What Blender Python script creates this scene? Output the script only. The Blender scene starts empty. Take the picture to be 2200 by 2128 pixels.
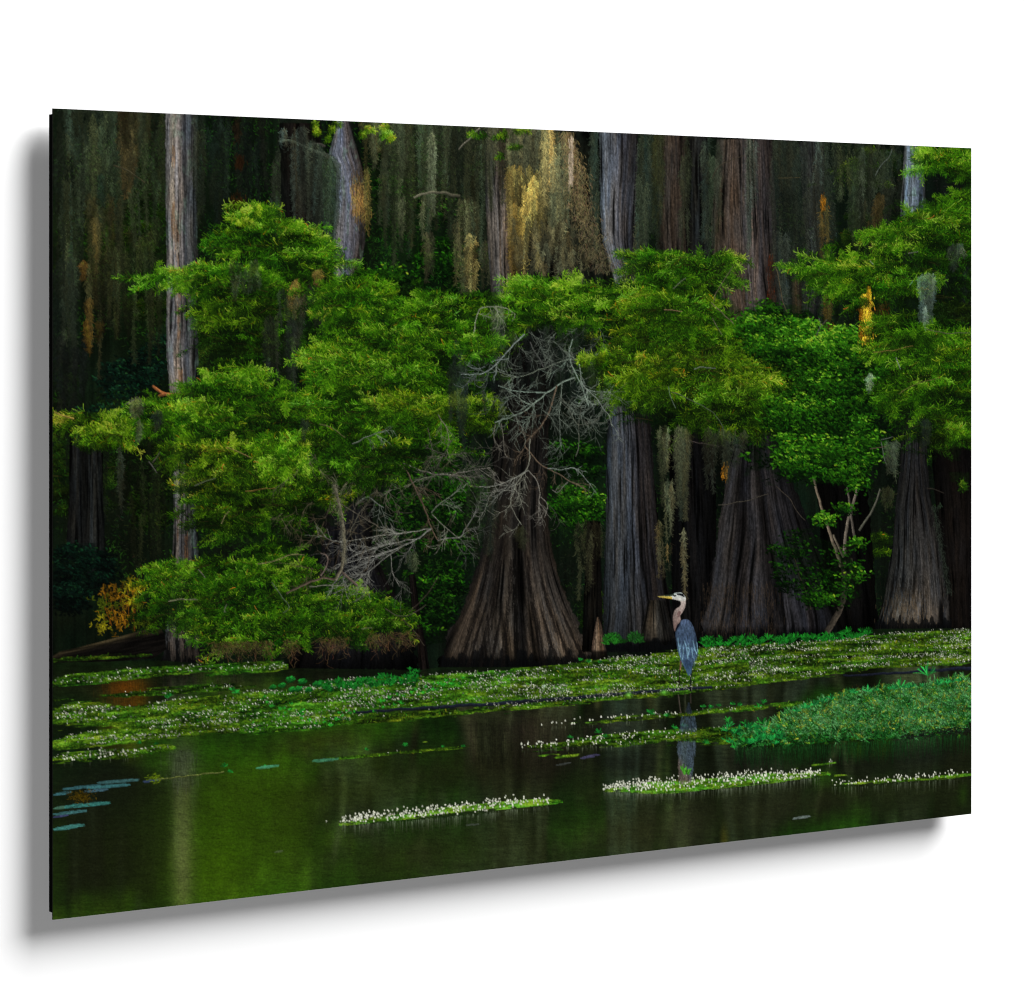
# A large frameless photo print hanging on a white wall, seen from the right.
import bpy, math, mathutils
import numpy as np

scene = bpy.context.scene
# ------------------------------------------------------------------ camera
# world: wall and print stand in XZ planes, the print's face looks along -Y; metres
PW, PH, PZ0 = 1.2, 0.8, 1.1            # print size, height of its lower edge
cam_d = bpy.data.cameras.new('camera'); cam = bpy.data.objects.new('camera', cam_d)
scene.collection.objects.link(cam); scene.camera = cam
fwd = mathutils.Vector((.54659, .83740, 0)); right = mathutils.Vector((.83740, -.54659, 0))
dl = 2.9936                            # depth of the print's near (left) edge
cam.location = mathutils.Vector((0, 0, PZ0 + PH - .21838)) - right * -.45281 - fwd * dl
cam.rotation_euler = (math.radians(90), 0, math.atan2(-fwd.x, fwd.y))
cam_d.sensor_width = 36; cam_d.lens = 6523.9 / 2200 * 36
cam_d.shift_y = -354.7 / 2200
cam_d.clip_start = .05; cam_d.clip_end = 60
# ------------------------------------------------------------------ studio light
world = bpy.data.worlds.new('World'); scene.world = world; world.use_nodes = True
world.node_tree.nodes['Background'].inputs[0].default_value = (1, 1, 1, 1)
world.node_tree.nodes['Background'].inputs[1].default_value = .03
GAP = .037                             # wall behind the print's face
def softbox(name, aim, way, dist, size, energy):
    d = bpy.data.lights.new(name, 'AREA'); o = bpy.data.objects.new(name, d); scene.collection.objects.link(o)
    d.shape = 'DISK'; d.size = size; d.energy = energy
    o.location = mathutils.Vector(aim) + mathutils.Vector(way) * dist
    o.rotation_euler = (-mathutils.Vector(way)).to_track_quat('-Z', 'Y').to_euler()
softbox('key_softbox', (.6, 0, 1.5), (.60, -1, 1.06), 5.0, 6.6, 1380)
softbox('added_fill', (.6, 0, 1.5), (-1.15, -1, -1.0), 5.0, 3.0, 330)  # added fill lamp, lifts the wall shadow left of and below the print
scene.view_settings.view_transform = 'Standard'; scene.view_settings.look = 'None'
scene.view_settings.exposure = 0; scene.view_settings.gamma = 1; scene.view_settings.use_curve_mapping = False
scene.cycles.filter_width = 1.1
scene.cycles.use_denoising = True
scene.cycles.max_bounces = 4; scene.cycles.diffuse_bounces = 2
INK = .68                              # ink reflectance that prints display white

# ------------------------------------------------------------------ materials and mesh helpers
def material(name, rgb, rough=.9, spec=0.0, noise=0.0):
    m = bpy.data.materials.new(name); m.use_nodes = True; nt = m.node_tree; b = nt.nodes['Principled BSDF']
    b.inputs['Roughness'].default_value = rough; b.inputs['Specular IOR Level'].default_value = spec
    b.inputs['Base Color'].default_value = (*rgb, 1)
    if noise:
        t = nt.nodes.new('ShaderNodeTexNoise'); t.inputs['Scale'].default_value = 90; t.inputs['Detail'].default_value = 4
        g = nt.nodes.new('ShaderNodeTexCoord'); nt.links.new(g.outputs['Object'], t.inputs['Vector'])
        u = nt.nodes.new('ShaderNodeBump'); u.inputs['Strength'].default_value = noise; u.inputs['Distance'].default_value = .0005
        nt.links.new(t.outputs['Fac'], u.inputs['Height']); nt.links.new(u.outputs['Normal'], b.inputs['Normal'])
    return m
def mesh_obj(name, verts, faces, mat, parent=None):
    me = bpy.data.meshes.new(name); me.from_pydata(verts, [], faces); me.update()
    o = bpy.data.objects.new(name, me); scene.collection.objects.link(o); me.materials.append(mat); o.parent = parent
    return o
def box(name, x0, x1, y0, y1, z0, z1, mat, parent=None):
    v = [(x, y, z) for x in (x0, x1) for y in (y0, y1) for z in (z0, z1)]
    f = [(0, 1, 3, 2), (4, 6, 7, 5), (0, 4, 5, 1), (2, 3, 7, 6), (0, 2, 6, 4), (1, 5, 7, 3)]
    return mesh_obj(name, v, f, mat, parent)
# ------------------------------------------------------------------ the wall
wall = mesh_obj('wall', [(-5, GAP, -1.5), (8, GAP, -1.5), (8, GAP, 5), (-5, GAP, 5)], [(0, 1, 2, 3)], material('white_wall', (.86, .86, .86), noise=.05))
wall['kind'] = 'structure'; wall['label'] = 'plain white wall behind the hanging print'; wall['category'] = 'wall'
# ------------------------------------------------------------------ the printed picture
# The print is a flat sheet; its ink is laid down here as colour per point of the sheet.
# Canvas = the sheet's own rectangle (3:2).  Outlines are pixel positions traced on the image,
# PX() unwarps a traced image pixel onto the sheet.
GW, GH, SS = 1380, 920, 2
CW, CH = GW * SS, GH * SS
QUAD = [(113.2, 233.4), (2086.9, 318.9), (2086.9, 1749.0), (113.2, 1976.8)]
def _hom():
    A, b = [], []
    for (u, v), (x, y) in zip([(0, 0), (CW, 0), (CW, CH), (0, CH)], QUAD):
        A += [[u, v, 1, 0, 0, 0, -u * x, -v * x], [0, 0, 0, u, v, 1, -u * y, -v * y]]
        b += [x, y]
    h = np.linalg.solve(np.array(A, float), np.array(b, float))
    return np.append(h, 1).reshape(3, 3)
HM = _hom(); HI = np.linalg.inv(HM)
def PX(x, y):
    x = np.asarray(x, np.float64); y = np.asarray(y, np.float64)
    w = HI[2, 0] * x + HI[2, 1] * y + HI[2, 2]
    return (HI[0, 0] * x + HI[0, 1] * y + HI[0, 2]) / w, (HI[1, 0] * x + HI[1, 1] * y + HI[1, 2]) / w
_c, _r = np.meshgrid(np.arange(CW) + .5, np.arange(CH) + .5)
_w = HM[2, 0] * _c + HM[2, 1] * _r + HM[2, 2]
XT = ((HM[0, 0] * _c + HM[0, 1] * _r + HM[0, 2]) / _w).astype(np.float32)
YT = ((HM[1, 0] * _c + HM[1, 1] * _r + HM[1, 2]) / _w).astype(np.float32)
del _c, _r, _w
C = np.zeros((CH, CW, 3), np.float32)
ID = np.zeros((CH, CW), np.int16)
PARTS = [('printed_forest', 'dark forest background between the printed trunks', None)]
def part(name, label=None, parent=None):
    PARTS.append((name, label, parent)); return len(PARTS) - 1
R = np.random.RandomState(11)

def V(pts, k=1.12245): return [(x * k, y * k) for x, y in pts]
def Z(ox, oy, pts, k=.3692): return [(ox + x * k, oy + y * k) for x, y in pts]
def col(*a): return np.array(a, np.float32)
_N = {}
def vn(x, y, seed=0):
    """smooth value noise 0..1"""
    if seed not in _N: _N[seed] = np.random.RandomState(seed + 1000).rand(256, 256).astype(np.float32)
    g = _N[seed]
    x = np.asarray(x, np.float32) + 1000; y = np.asarray(y, np.float32) + 1000
    xi = np.floor(x).astype(np.int32); yi = np.floor(y).astype(np.int32)
    fx = x - xi; fy = y - yi
    fx = fx * fx * (3 - 2 * fx); fy = fy * fy * (3 - 2 * fy)
    x0 = xi & 255; x1 = (xi + 1) & 255; y0 = yi & 255; y1 = (yi + 1) & 255
    return (g[y0, x0] * (1 - fx) + g[y0, x1] * fx) * (1 - fy) + (g[y1, x0] * (1 - fx) + g[y1, x1] * fx) * fy
def fbm(x, y, seed=0, o=3):
    s = 0; a = 1; t = 0
    for i in range(o):
        s = s + a * vn(x * 2 ** i, y * 2 ** i, seed + i * 7); t += a; a *= .55
    return s / t
def sstep(a, b, x):
    t = np.clip((x - a) / (b - a), 0, 1); return t * t * (3 - 2 * t)
def smooth(pts, n=2, closed=True):
    p = np.array(pts, float)
    for _ in range(n):
        q = np.roll(p, -1, 0) if closed else p[1:]
        a = p if closed else p[:-1]
        o = np.empty((2 * len(a), 2)); o[0::2] = .75 * a + .25 * q; o[1::2] = .25 * a + .75 * q
        p = o if closed else np.vstack([p[:1], o, p[-1:]])
    return p
def mask(pts, sm=1):
    """scanline fill of an outline traced in image pixels -> (slice, bool array)"""
    p = smooth(pts, sm) if sm else np.array(pts, float)
    px, py = PX(p[:, 0], p[:, 1])
    r0 = max(int(py.min()), 0); r1 = min(int(py.max()) + 1, CH)
    c0 = max(int(px.min()), 0); c1 = min(int(px.max()) + 2, CW)
    if r1 <= r0 or c1 <= c0: return (slice(0, 0), slice(0, 0)), np.zeros((0, 0), bool)
    M = np.zeros((r1 - r0, c1 - c0 + 1), np.int8)
    qx = np.roll(px, -1); qy = np.roll(py, -1)
    for r in range(r0, r1):
        y = r + .5
        k = ((py <= y) & (qy > y)) | ((qy <= y) & (py > y))
        if not k.any(): continue
        xs = np.sort(px[k] + (y - py[k]) * (qx[k] - px[k]) / (qy[k] - py[k]))
        for a, b in zip(xs[0::2], xs[1::2]):
            a = int(np.clip(round(a), c0, c1)) - c0; b = int(np.clip(round(b), c0, c1)) - c0
            M[r - r0, a:b] = 1
    return (slice(r0, r1), slice(c0, c1)), M[:, :c1 - c0].astype(bool)
def box1(a, r, ax):
    if r < 1: return a
    a = np.moveaxis(a, ax, 0); n = a.shape[0]
    c = np.concatenate([np.zeros((1,) + a.shape[1:], np.float64), np.cumsum(a, 0, dtype=np.float64)])
    i = np.arange(n); lo = np.maximum(i - r, 0); hi = np.minimum(i + r + 1, n)
    o = (c[hi] - c[lo]) / (hi - lo).reshape((-1,) + (1,) * (a.ndim - 1))
    return np.moveaxis(o.astype(np.float32), 0, ax)
def blur(a, ry, rx, n=2):
    for _ in range(n): a = box1(box1(a, ry, 0), rx, 1)
    return a
def pal(stops, t):
    """stops: [(t, (r,g,b)), ...]"""
    ts = [s[0] for s in stops]; t = np.clip(t, 0, 1)
    return np.stack([np.interp(t, ts, [s[1][i] for s in stops]) for i in range(3)], -1).astype(np.float32)
def put(x, y, c, pid=None, w=1, h=1, a=1.0):
    px, py = PX(x, y); px = px.astype(np.int32); py = py.astype(np.int32)
    for dy in range(h):
        for dx in range(w):
            xx = px + dx - w // 2; yy = py + dy - h // 2
            k = (xx >= 0) & (xx < CW) & (yy >= 0) & (yy < CH)
            xk, yk = xx[k], yy[k]
            if a >= 1: C[yk, xk] = c[k]
            else: C[yk, xk] = C[yk, xk] * (1 - a) + c[k] * a
            if pid is not None: ID[yk, xk] = pid
def strokes(x, y, ang, ln, c0, c1=None, w=2, h=1, curve=0., pid=None, a=1.0, taper=False):
    """many short curved strokes, later ones on top"""
    x = np.asarray(x, np.float32); n = len(x)
    if n == 0: return
    ang = np.broadcast_to(np.asarray(ang, np.float32), n); ln = np.broadcast_to(np.asarray(ln, np.float32), n)
    curve = np.broadcast_to(np.asarray(curve, np.float32), n)
    c0 = np.broadcast_to(np.asarray(c0, np.float32), (n, 3)); c1 = c0 if c1 is None else np.broadcast_to(np.asarray(c1, np.float32), (n, 3))
    S = int(max(4, ln.max() * 1.5 / .7))
    t = np.linspace(0, 1, S, dtype=np.float32)
    step = max(1, 1500000 // S)
    for i in range(0, n, step):
        s = slice(i, i + step)
        th = ang[s, None] + curve[s, None] * t * .5
        L = ln[s, None] * t
        xx = x[s, None] + L * np.cos(th); yy = np.asarray(y, np.float32)[s, None] + L * np.sin(th)
        cc = c0[s, None] * (1 - t[None, :, None]) + c1[s, None] * t[None, :, None]
        put(xx.ravel(), yy.ravel(), cc.reshape(-1, 3), pid, w, h, a)
def line(pts, w0, w1, c0, c1=None, pid=None, wob=1.0, a=1.0, sm=2):
    """a limb along a traced line, tapering from w0 to w1 (image px)"""
    p = smooth(pts, sm, False); d = np.r_[0, np.cumsum(np.hypot(*np.diff(p, axis=0).T))]
    n = max(int(d[-1] * 2), 4); t = np.linspace(0, 1, n)
    x = np.interp(t * d[-1], d, p[:, 0]); y = np.interp(t * d[-1], d, p[:, 1])
    x = x + (vn(t * d[-1] / 14, t * 0, int(x[0]) % 50) - .5) * 2.4 * wob; y = y + (vn(t * d[-1] / 14, t * 0 + 9, int(y[0]) % 50) - .5) * 2.4 * wob
    c0 = col(*c0); c1 = c0 if c1 is None else col(*c1)
    W = w0 + (w1 - w0) * t
    nx = -np.gradient(y); ny = np.gradient(x); nl = np.hypot(nx, ny) + 1e-6; nx /= nl; ny /= nl
    for o in np.arange(-.5, .501, .5 / max(1, np.ceil(max(w0, w1) * 1.3))):
        sh = 1.12 - .55 * (o + .5) * (1 if abs(nx).mean() > .5 else 1)
        n2 = .75 + .5 * vn(t * d[-1] / 5, t * 0 + o * 7, 3)
        cc = (c0 + (c1 - c0) * t[:, None]) * (sh * n2)[:, None]
        put(x + nx * o * W, y + ny * o * W, cc.astype(np.float32), pid, 1, 1, a)
    return x, y
def soft(x, y, rx, ry, c, a=1.0):
    """soft glow of ink colour in the picture"""
    px, py = PX(x, y); sx = rx * 1.45; sy = ry * 1.2
    r0, r1 = int(max(py - 3 * sy, 0)), int(min(py + 3 * sy, CH)); c0, c1 = int(max(px - 3 * sx, 0)), int(min(px + 3 * sx, CW))
    if r1 <= r0 or c1 <= c0: return
    rr = (np.arange(r0, r1) - py)[:, None] / sy; cc = (np.arange(c0, c1) - px)[None] / sx
    g = (a * np.exp(-(rr ** 2 + cc ** 2)))[..., None].astype(np.float32)
    C[r0:r1, c0:c1] = C[r0:r1, c0:c1] * (1 - g) + col(*c) * g

def trunk(rows, pid, cols, k=1.0, furrow=.8, nf=16, vs=(), rough=.02, seed=1, ly=120., lichen=0.):
    """bark between two edges traced in image pixels; cols = colour stops across, vs = brightness stops (y, m) down"""
    rows = np.array(rows, float); ys, xl, xr = rows.T
    poly = [(a, b) for b, a in zip(ys, xl)] + [(a, b) for b, a in zip(ys[::-1], xr[::-1])]
    x0, x1 = xl.min() - 8, xr.max() + 8
    px, py = PX([x0, x1, x0, x1], [ys[0], ys[0], ys[-1], ys[-1]])
    sl = (slice(max(int(py.min()), 0), min(int(py.max()) + 1, CH)), slice(max(int(px.min()), 0), min(int(px.max()) + 1, CW)))
    X = XT[sl]; Y = YT[sl]
    yy = np.linspace(ys[0], ys[-1], 200)
    kk = np.ones(9) / 9
    fl = np.convolve(np.pad(np.interp(yy, ys, xl), 4, 'edge'), kk, 'valid'); fr = np.convolve(np.pad(np.interp(yy, ys, xr), 4, 'edge'), kk, 'valid')
    L = np.interp(Y, yy, fl).astype(np.float32); Rr = np.interp(Y, yy, fr).astype(np.float32)
    U = (X - L) / (Rr - L)
    Ue = U + (vn(X * 0 + seed * 3.3, Y / 13, seed) - .5) * rough * 2 + (vn(X / 3, Y / 4, seed + 3) - .5) * rough
    M = (Ue > 0) & (Ue < 1) & (Y >= ys[0]) & (Y <= ys[-1] + (vn(X / 6, Y * 0, seed) - .5) * 10)
    wob = (vn(U * 3, Y / 160, seed + 2) - .5) * .12
    u = U + wob
    n1 = vn(u * nf, Y / ly, seed + 4); n2 = vn(u * nf * 2.3, Y / (ly * .5), seed + 5); n3 = vn(u * nf * 5, Y / (ly * .2), seed + 6); n4 = vn(X / 1.3, Y / 5, seed + 7)
    base = pal(cols, U)
    n5 = vn(u * nf * 9, Y / 26, seed + 11)
    s = .5 + .32 * n1 + .3 * n2 + .42 * (n3 - .5) + .4 * (n4 - .5) + .45 * (n5 - .5)
    s = s * (1 - furrow * sstep(.42, .2, n1 * .6 + n2 * .4) * .9)
    s = s * (1 - .45 * sstep(.5, .8, n5) * sstep(.5, .2, n2))
    if len(vs): s = s * np.interp(Y, [v[0] for v in vs], [v[1] for v in vs])
    hue = vn(u * nf * .8, Y / 70, seed + 8)[..., None]
    c = base * (s * k)[..., None] * (1 + (hue - .5) * col(.16, .02, -.16))
    if lichen:
        lm = (lichen * sstep(.6, .75, fbm(X / 9, Y / 26, seed + 9)))[..., None]
        c = c * (1 - lm) + col(96, 128, 108) * (.55 + .6 * n4)[..., None] * lm
    C[sl] = np.where(M[..., None], c, C[sl]); ID[sl][M] = pid

def moss(x0, x1, y0, y1, pid, n, c, ln=(60, 160), sig=3., dens=1.1, top=None, seed=5, a=.62, jit=.27, w=1):
    """hanging moss: strands made of many tiny curled hairs"""
    r = np.random.RandomState(seed)
    X, Y, A, Lh, K = [], [], [], [], []
    c = col(*c)
    nc = max(1, int((x1 - x0) / (sig * 2.6))); cxs = r.uniform(x0, x1, nc); cL = ln[0] + (ln[1] - ln[0]) * r.rand(nc) ** 1.3; cb = r.uniform(.5, 1.55, nc); cy = r.rand(nc)
    for i in range(n):
        q_ = r.randint(nc); sx = cxs[q_] + r.randn() * sig * .9 if nc > 1 and r.rand() < .6 else r.uniform(x0, x1)
        sx = min(max(sx, x0 - sig), x1 + sig); sy = y0 + (y1 - y0) * np.clip(cy[q_] * .7 + r.randn() * .25, 0, 1) + abs(r.randn()) * .12 * ln[0] - .12 * ln[0]; L = cL[q_] * r.uniform(.3, 1.15); sy -= 26 if y0 < 345 else 0
        if top: sy = np.interp(sx, [p[0] for p in top], [p[1] for p in top]) + r.uniform(-6, 10)
        sg = sig * r.uniform(.45, 1.25); m = int(L * dens * sg / 2.2) + 4
        t = np.sort(r.rand(m)) ** .9
        wd = sg * (1 - .75 * t) * (.25 + .75 * sstep(0, .22, t)) * (1 + .35 * np.sin(t * r.uniform(4, 14) + r.rand() * 6))
        X.append(sx + r.randn(m) * wd + np.sin(t * 3 + r.rand() * 6) * sig * .8); Y.append(sy + t * L)
        A.append(np.pi / 2 + r.randn(m) * jit); Lh.append(r.uniform(4, 12, m))
        b = cb[q_] * r.uniform(.7, 1.35) + .08
        K.append(c[None] * (b * r.uniform(.5, 1.25, m) * (1 - .3 * t))[:, None] * (1 + r.randn() * col(.05, .0, -.05)))
    strokes(np.concatenate(X), np.concatenate(Y), np.concatenate(A), np.concatenate(Lh), np.concatenate(K), w=w, curve=R.randn(sum(map(len, X))) * .8, pid=pid, a=a)

GREEN = [(0, (7, 16, 5)), (.25, (17, 40, 6)), (.5, (38, 82, 8)), (.75, (80, 136, 14)), (.9, (120, 170, 26)), (1, (160, 200, 60))]
OLIVE = [(0, (8, 16, 5)), (.25, (20, 40, 6)), (.5, (46, 80, 9)), (.75, (90, 134, 14)), (.9, (132, 166, 26)), (1, (168, 194, 60))]
BROAD = [(0, (3, 9, 3)), (.25, (8, 27, 5)), (.5, (22, 60, 8)), (.75, (44, 98, 14)), (.9, (70, 128, 20)), (1, (116, 166, 40))]
TEAL = [(0, (3, 6, 5)), (.3, (6, 16, 11)), (.6, (10, 32, 20)), (1, (30, 72, 38))]
DARK = [(0, (4, 8, 3)), (.35, (13, 25, 6)), (.7, (27, 48, 9)), (1, (60, 88, 18))]
def foliage(poly, pid, n, stops, base=.4, top=.28, td=60., clump=.5, cs=42., lights=(), fill=.6, leaf=(7, 17), stem=(10, 26),
            ang=.35, kind='needle', seed=1, w=1, a=.82, out=True, ragged=1.):
    r = np.random.RandomState(seed)
    sl, M = mask(poly, 1)
    if not M.any(): return
    X = XT[sl]; Y = YT[sl]
    ty = np.where(M.any(0), M.argmax(0), M.shape[0]).astype(np.float32)
    ty = box1(ty, 12, 0)
    dep = (np.arange(M.shape[0])[:, None] - ty[None]) / 1.15
    def tone(x, y, d):
        q = y + 16 * (vn(x / 60, y / 60, seed + 8) - .5)
        t = base - .015 + .85 * top * np.exp(-np.maximum(d, 0) / td) - .08 * sstep(0, 220, d) + clump * 1.25 * (fbm(x / cs / 2., q / cs * 2., seed, 2) - .5) \
            + .3 * (vn(x / 17, y / 8, seed + 3) - .5)
        for lx, ly, rx, ry, wt in lights:
            t = t + wt * np.exp(-((x - lx) / rx) ** 2 - ((y - ly) / ry) ** 2)
        return t
    e = blur(M.astype(np.float32), 10, 12) + (fbm(X / 22, Y / 12, seed + 5) - .5) * 1.5 * ragged
    if fill:
        T = tone(X, Y, dep)
        al = (fill * sstep(.36, .72, e))[..., None]
        f = pal(stops, T * .5 + .3 * (vn(X / 3, Y / 2.5, seed + 6) - .5))
        C[sl] = C[sl] * (1 - al) + f * al
        ID[sl][(e > .5)] = pid
    rr, cc = np.nonzero(M & (e > .36))
    if len(rr) == 0: return
    if kind == 'needle':
        # boughs: a spine with fine leaflets, bright above and shaded below; lower boughs hang in front
        ns = max(int(n / 8.5), 4); i = r.randint(0, len(rr), ns)
        x = X[rr[i], cc[i]]; y = Y[rr[i], cc[i]]; keep = (fbm(x / 40, y / 17, seed + 9, 2) > .47) | (r.rand(ns) < .22); i = i[keep]; x = x[keep] + r.randn(keep.sum()) * 6; y = y[keep] + r.randn(keep.sum()) * 3; ns = len(x)
        o = np.argsort(y + r.randn(ns) * 16); i = i[o]; x = x[o]; y = y[o]
        t = tone(x, y, dep[rr[i], cc[i]]) + r.randn(ns) * .12
        st = r.rand(ns) < .2; x = x + st * r.randn(ns) * 20; y = y + st * (np.abs(r.randn(ns)) * 16 - 5); t = t - .14 * st
        xw = X[rr, cc]; s = np.where((x - xw.mean()) / (xw.std() + 1) + r.randn(ns) * .75 > 0, 1., -1.); L = r.uniform(1.6, 5.2, ns) * np.mean(stem) * min(1, (xw.max() - xw.min()) / 160); H = r.uniform(2.5, 7.5, ns)
        sl0 = r.randn(ns) * ang * .6 + .02; dr = r.uniform(.05, .5, ns)
        K = 110
        q = r.rand(ns, K); v = r.rand(ns, K) ** .8
        o = np.argsort(-v + r.rand(ns, K) * .7, 1); q = np.take_along_axis(q, o, 1); v = np.take_along_axis(v, o, 1)
        d = L[:, None] * (q - .35)
        sx = x[:, None] + s[:, None] * d; sy = y[:, None] + d * sl0[:, None] + dr[:, None] * d * np.abs(d) / L[:, None] + (v - .35) * H[:, None] * (1.25 - q)
        la = np.where(s > 0, 0, np.pi)[:, None] + s[:, None] * (sl0[:, None] + (v - .36) * 2.3 + r.randn(ns, K) * .4)
        ll = r.uniform(*leaf, (ns, K)) * (1.2 - .35 * q)
        tt = t[:, None] + .17 - .46 * v - .1 * (1 - q) + r.randn(ns, K) * .17 + .1 * q
        c = pal(stops, tt); brown = (r.rand(ns, K) < .03)[..., None]
        c = np.where(brown, c * col(1.35, .7, .8), c) * (1 + r.randn(ns, 1, 3) * col(.09, .03, .12))
        strokes(sx.ravel(), sy.ravel(), la.ravel(), ll.ravel(), (c * .72).reshape(-1, 3), (c * 1.05).reshape(-1, 3), w=w, curve=r.randn(ns * K) * .9, pid=pid if out else None, a=a)
        gy, gx = np.gradient(blur(M.astype(np.float32), 14, 18, 1)); br, bc = np.nonzero((e > .38) & (e < .54) & M)
        nbo = int(len(br) ** .5 * .55) if len(br) > 50 else 0
        if nbo and ragged > 0 and n > 300:
            j = r.randint(0, len(br), nbo); bx, by = X[br[j], bc[j]], Y[br[j], bc[j]]; th = np.arctan2(-gy[br[j], bc[j]] * .45 + .012 * r.rand(nbo), -gx[br[j], bc[j]] + 1e-6)
            bl = r.uniform(18, 52, nbo); bt = tone(bx, by, dep[br[j], bc[j]]) + r.uniform(-.12, .14, nbo); K2 = 56; q = np.sort(r.rand(nbo, K2), 1)
            dd = bl[:, None] * (q - .25); sx = bx[:, None] + dd * np.cos(th)[:, None] + r.randn(nbo, K2) * 1.6; sy = by[:, None] + dd * np.sin(th)[:, None] + np.abs(dd) * dd / 260 + r.randn(nbo, K2) * 1.4
            la = th[:, None] + np.where(r.rand(nbo, K2) < .5, -1, 1) * r.uniform(.25, .95, (nbo, K2)); c2 = pal(stops, bt[:, None] + r.randn(nbo, K2) * .13 + .1 * q)
            strokes(sx.ravel(), sy.ravel(), la.ravel(), (r.uniform(*leaf, (nbo, K2)) * (1.05 - .6 * q)).ravel(), (c2 * .75).reshape(-1, 3), c2.reshape(-1, 3), w=w, curve=r.randn(nbo * K2) * .6, pid=pid if out else None, a=a)
        nb = ns // 5          # thin brown stems showing between the leaves
        k = r.randint(0, ns, nb); strokes(x[k], y[k] + 3, np.where(s[k] > 0, 0, np.pi) + s[k] * sl0[k], L[k] * .6, col(84, 66, 34) * r.uniform(.2, .9, (nb, 1)), w=1, curve=r.randn(nb) * .3, a=.5)
    else:
        ns = max(int(n / 4), 3); i = r.randint(0, len(rr), ns); x = X[rr[i], cc[i]]; y = Y[rr[i], cc[i]]
        o = np.argsort(y + r.randn(ns) * 22); i = i[o]; x = x[o]; y = y[o]
        t = tone(x, y, dep[rr[i], cc[i]]) + r.randn(ns) * .1
        K = 15; v = r.rand(ns, K); v = -np.sort(-v, 1)
        lx = x[:, None] + r.randn(ns, K) * 11; ly = y[:, None] + (v - .4) * 20 + r.randn(ns, K) * 2
        la = np.where(r.rand(ns, K) < .5, .25, 2.9) + r.randn(ns, K) * .6; ll = r.uniform(*leaf, (ns, K))
        c = pal(stops, t[:, None] + .22 - .55 * v + r.randn(ns, K) * .12) * (1 + r.randn(ns, K, 3) * col(.12, .03, .1))
        lx, ly, la, ll, c = lx.ravel(), ly.ravel(), la.ravel(), ll.ravel(), c.reshape(-1, 3)
        off = np.array([-1.0, 0, 1.0])[None]; m = np.array([.7, 1., .92])[None]; lm = np.array([.72, 1., .72])[None]
        strokes((lx[:, None] - off * np.sin(la)[:, None] + (1 - lm) * .5 * (ll * np.cos(la))[:, None]).ravel(), (ly[:, None] + off * np.cos(la)[:, None] + (1 - lm) * .5 * (ll * np.sin(la))[:, None]).ravel(), np.repeat(la, 3), (ll[:, None] * lm).ravel(),
                (c[:, None] * m[..., None]).reshape(-1, 3), (c[:, None] * m[..., None] * 1.08).reshape(-1, 3), w=2, curve=.4, pid=pid if out else None, a=a)
def twigs(x, y, a, ln, depth, c, pid, r, w=1.6, X=None, bend=.0, alpha=.85):
    """bare twig that forks"""
    n = max(int(ln / 2), 3); px, py = [x], [y]
    for i in range(n):
        a += r.randn() * .07 + bend / n; x += 2 * np.cos(a); y += 2 * np.sin(a); px.append(x); py.append(y)
        if depth > 0 and i > 1 and r.rand() < .42 * 12 / max(n, 12) + .06:
            twigs(x, y, a + r.choice([-1, 1]) * r.uniform(.4, 1.0), ln * r.uniform(.3, .62), depth - 1, [v * .9 for v in c], pid, r, w * .7, bend=bend + r.randn() * .4, alpha=alpha)
    t = np.linspace(0, len(px) - 1, len(px) * 5); xx = np.interp(t, range(len(px)), px); yy = np.interp(t, range(len(px)), py)
    k = (1 - .3 * t / t[-1])[:, None] * (.7 + .5 * vn(t, t * 0, 3))[:, None]
    put(xx, yy, (col(*c) * k).astype(np.float32), pid, 2 if w > .9 else 1, 2 if w > 1.4 else 1, alpha)
def stain(x0, x1, y, up, pid, seed):      # black waterline stain with ragged fingers
    r = np.random.RandomState(seed); n = int((x1 - x0) * 9); x = r.uniform(x0, x1, n); f = vn(x / 7, x * 0, seed) * .7 + vn(x / 2.5, x * 0, seed + 1) * .3
    strokes(x, y + r.uniform(-2, 2, n), -1.57 + r.randn(n) * .04, 4 + up * (.25 + 1.3 * f * f), col(7, 8, 9) * r.uniform(.6, 1.3, (n, 1)), w=1, a=.75, pid=pid)
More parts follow.
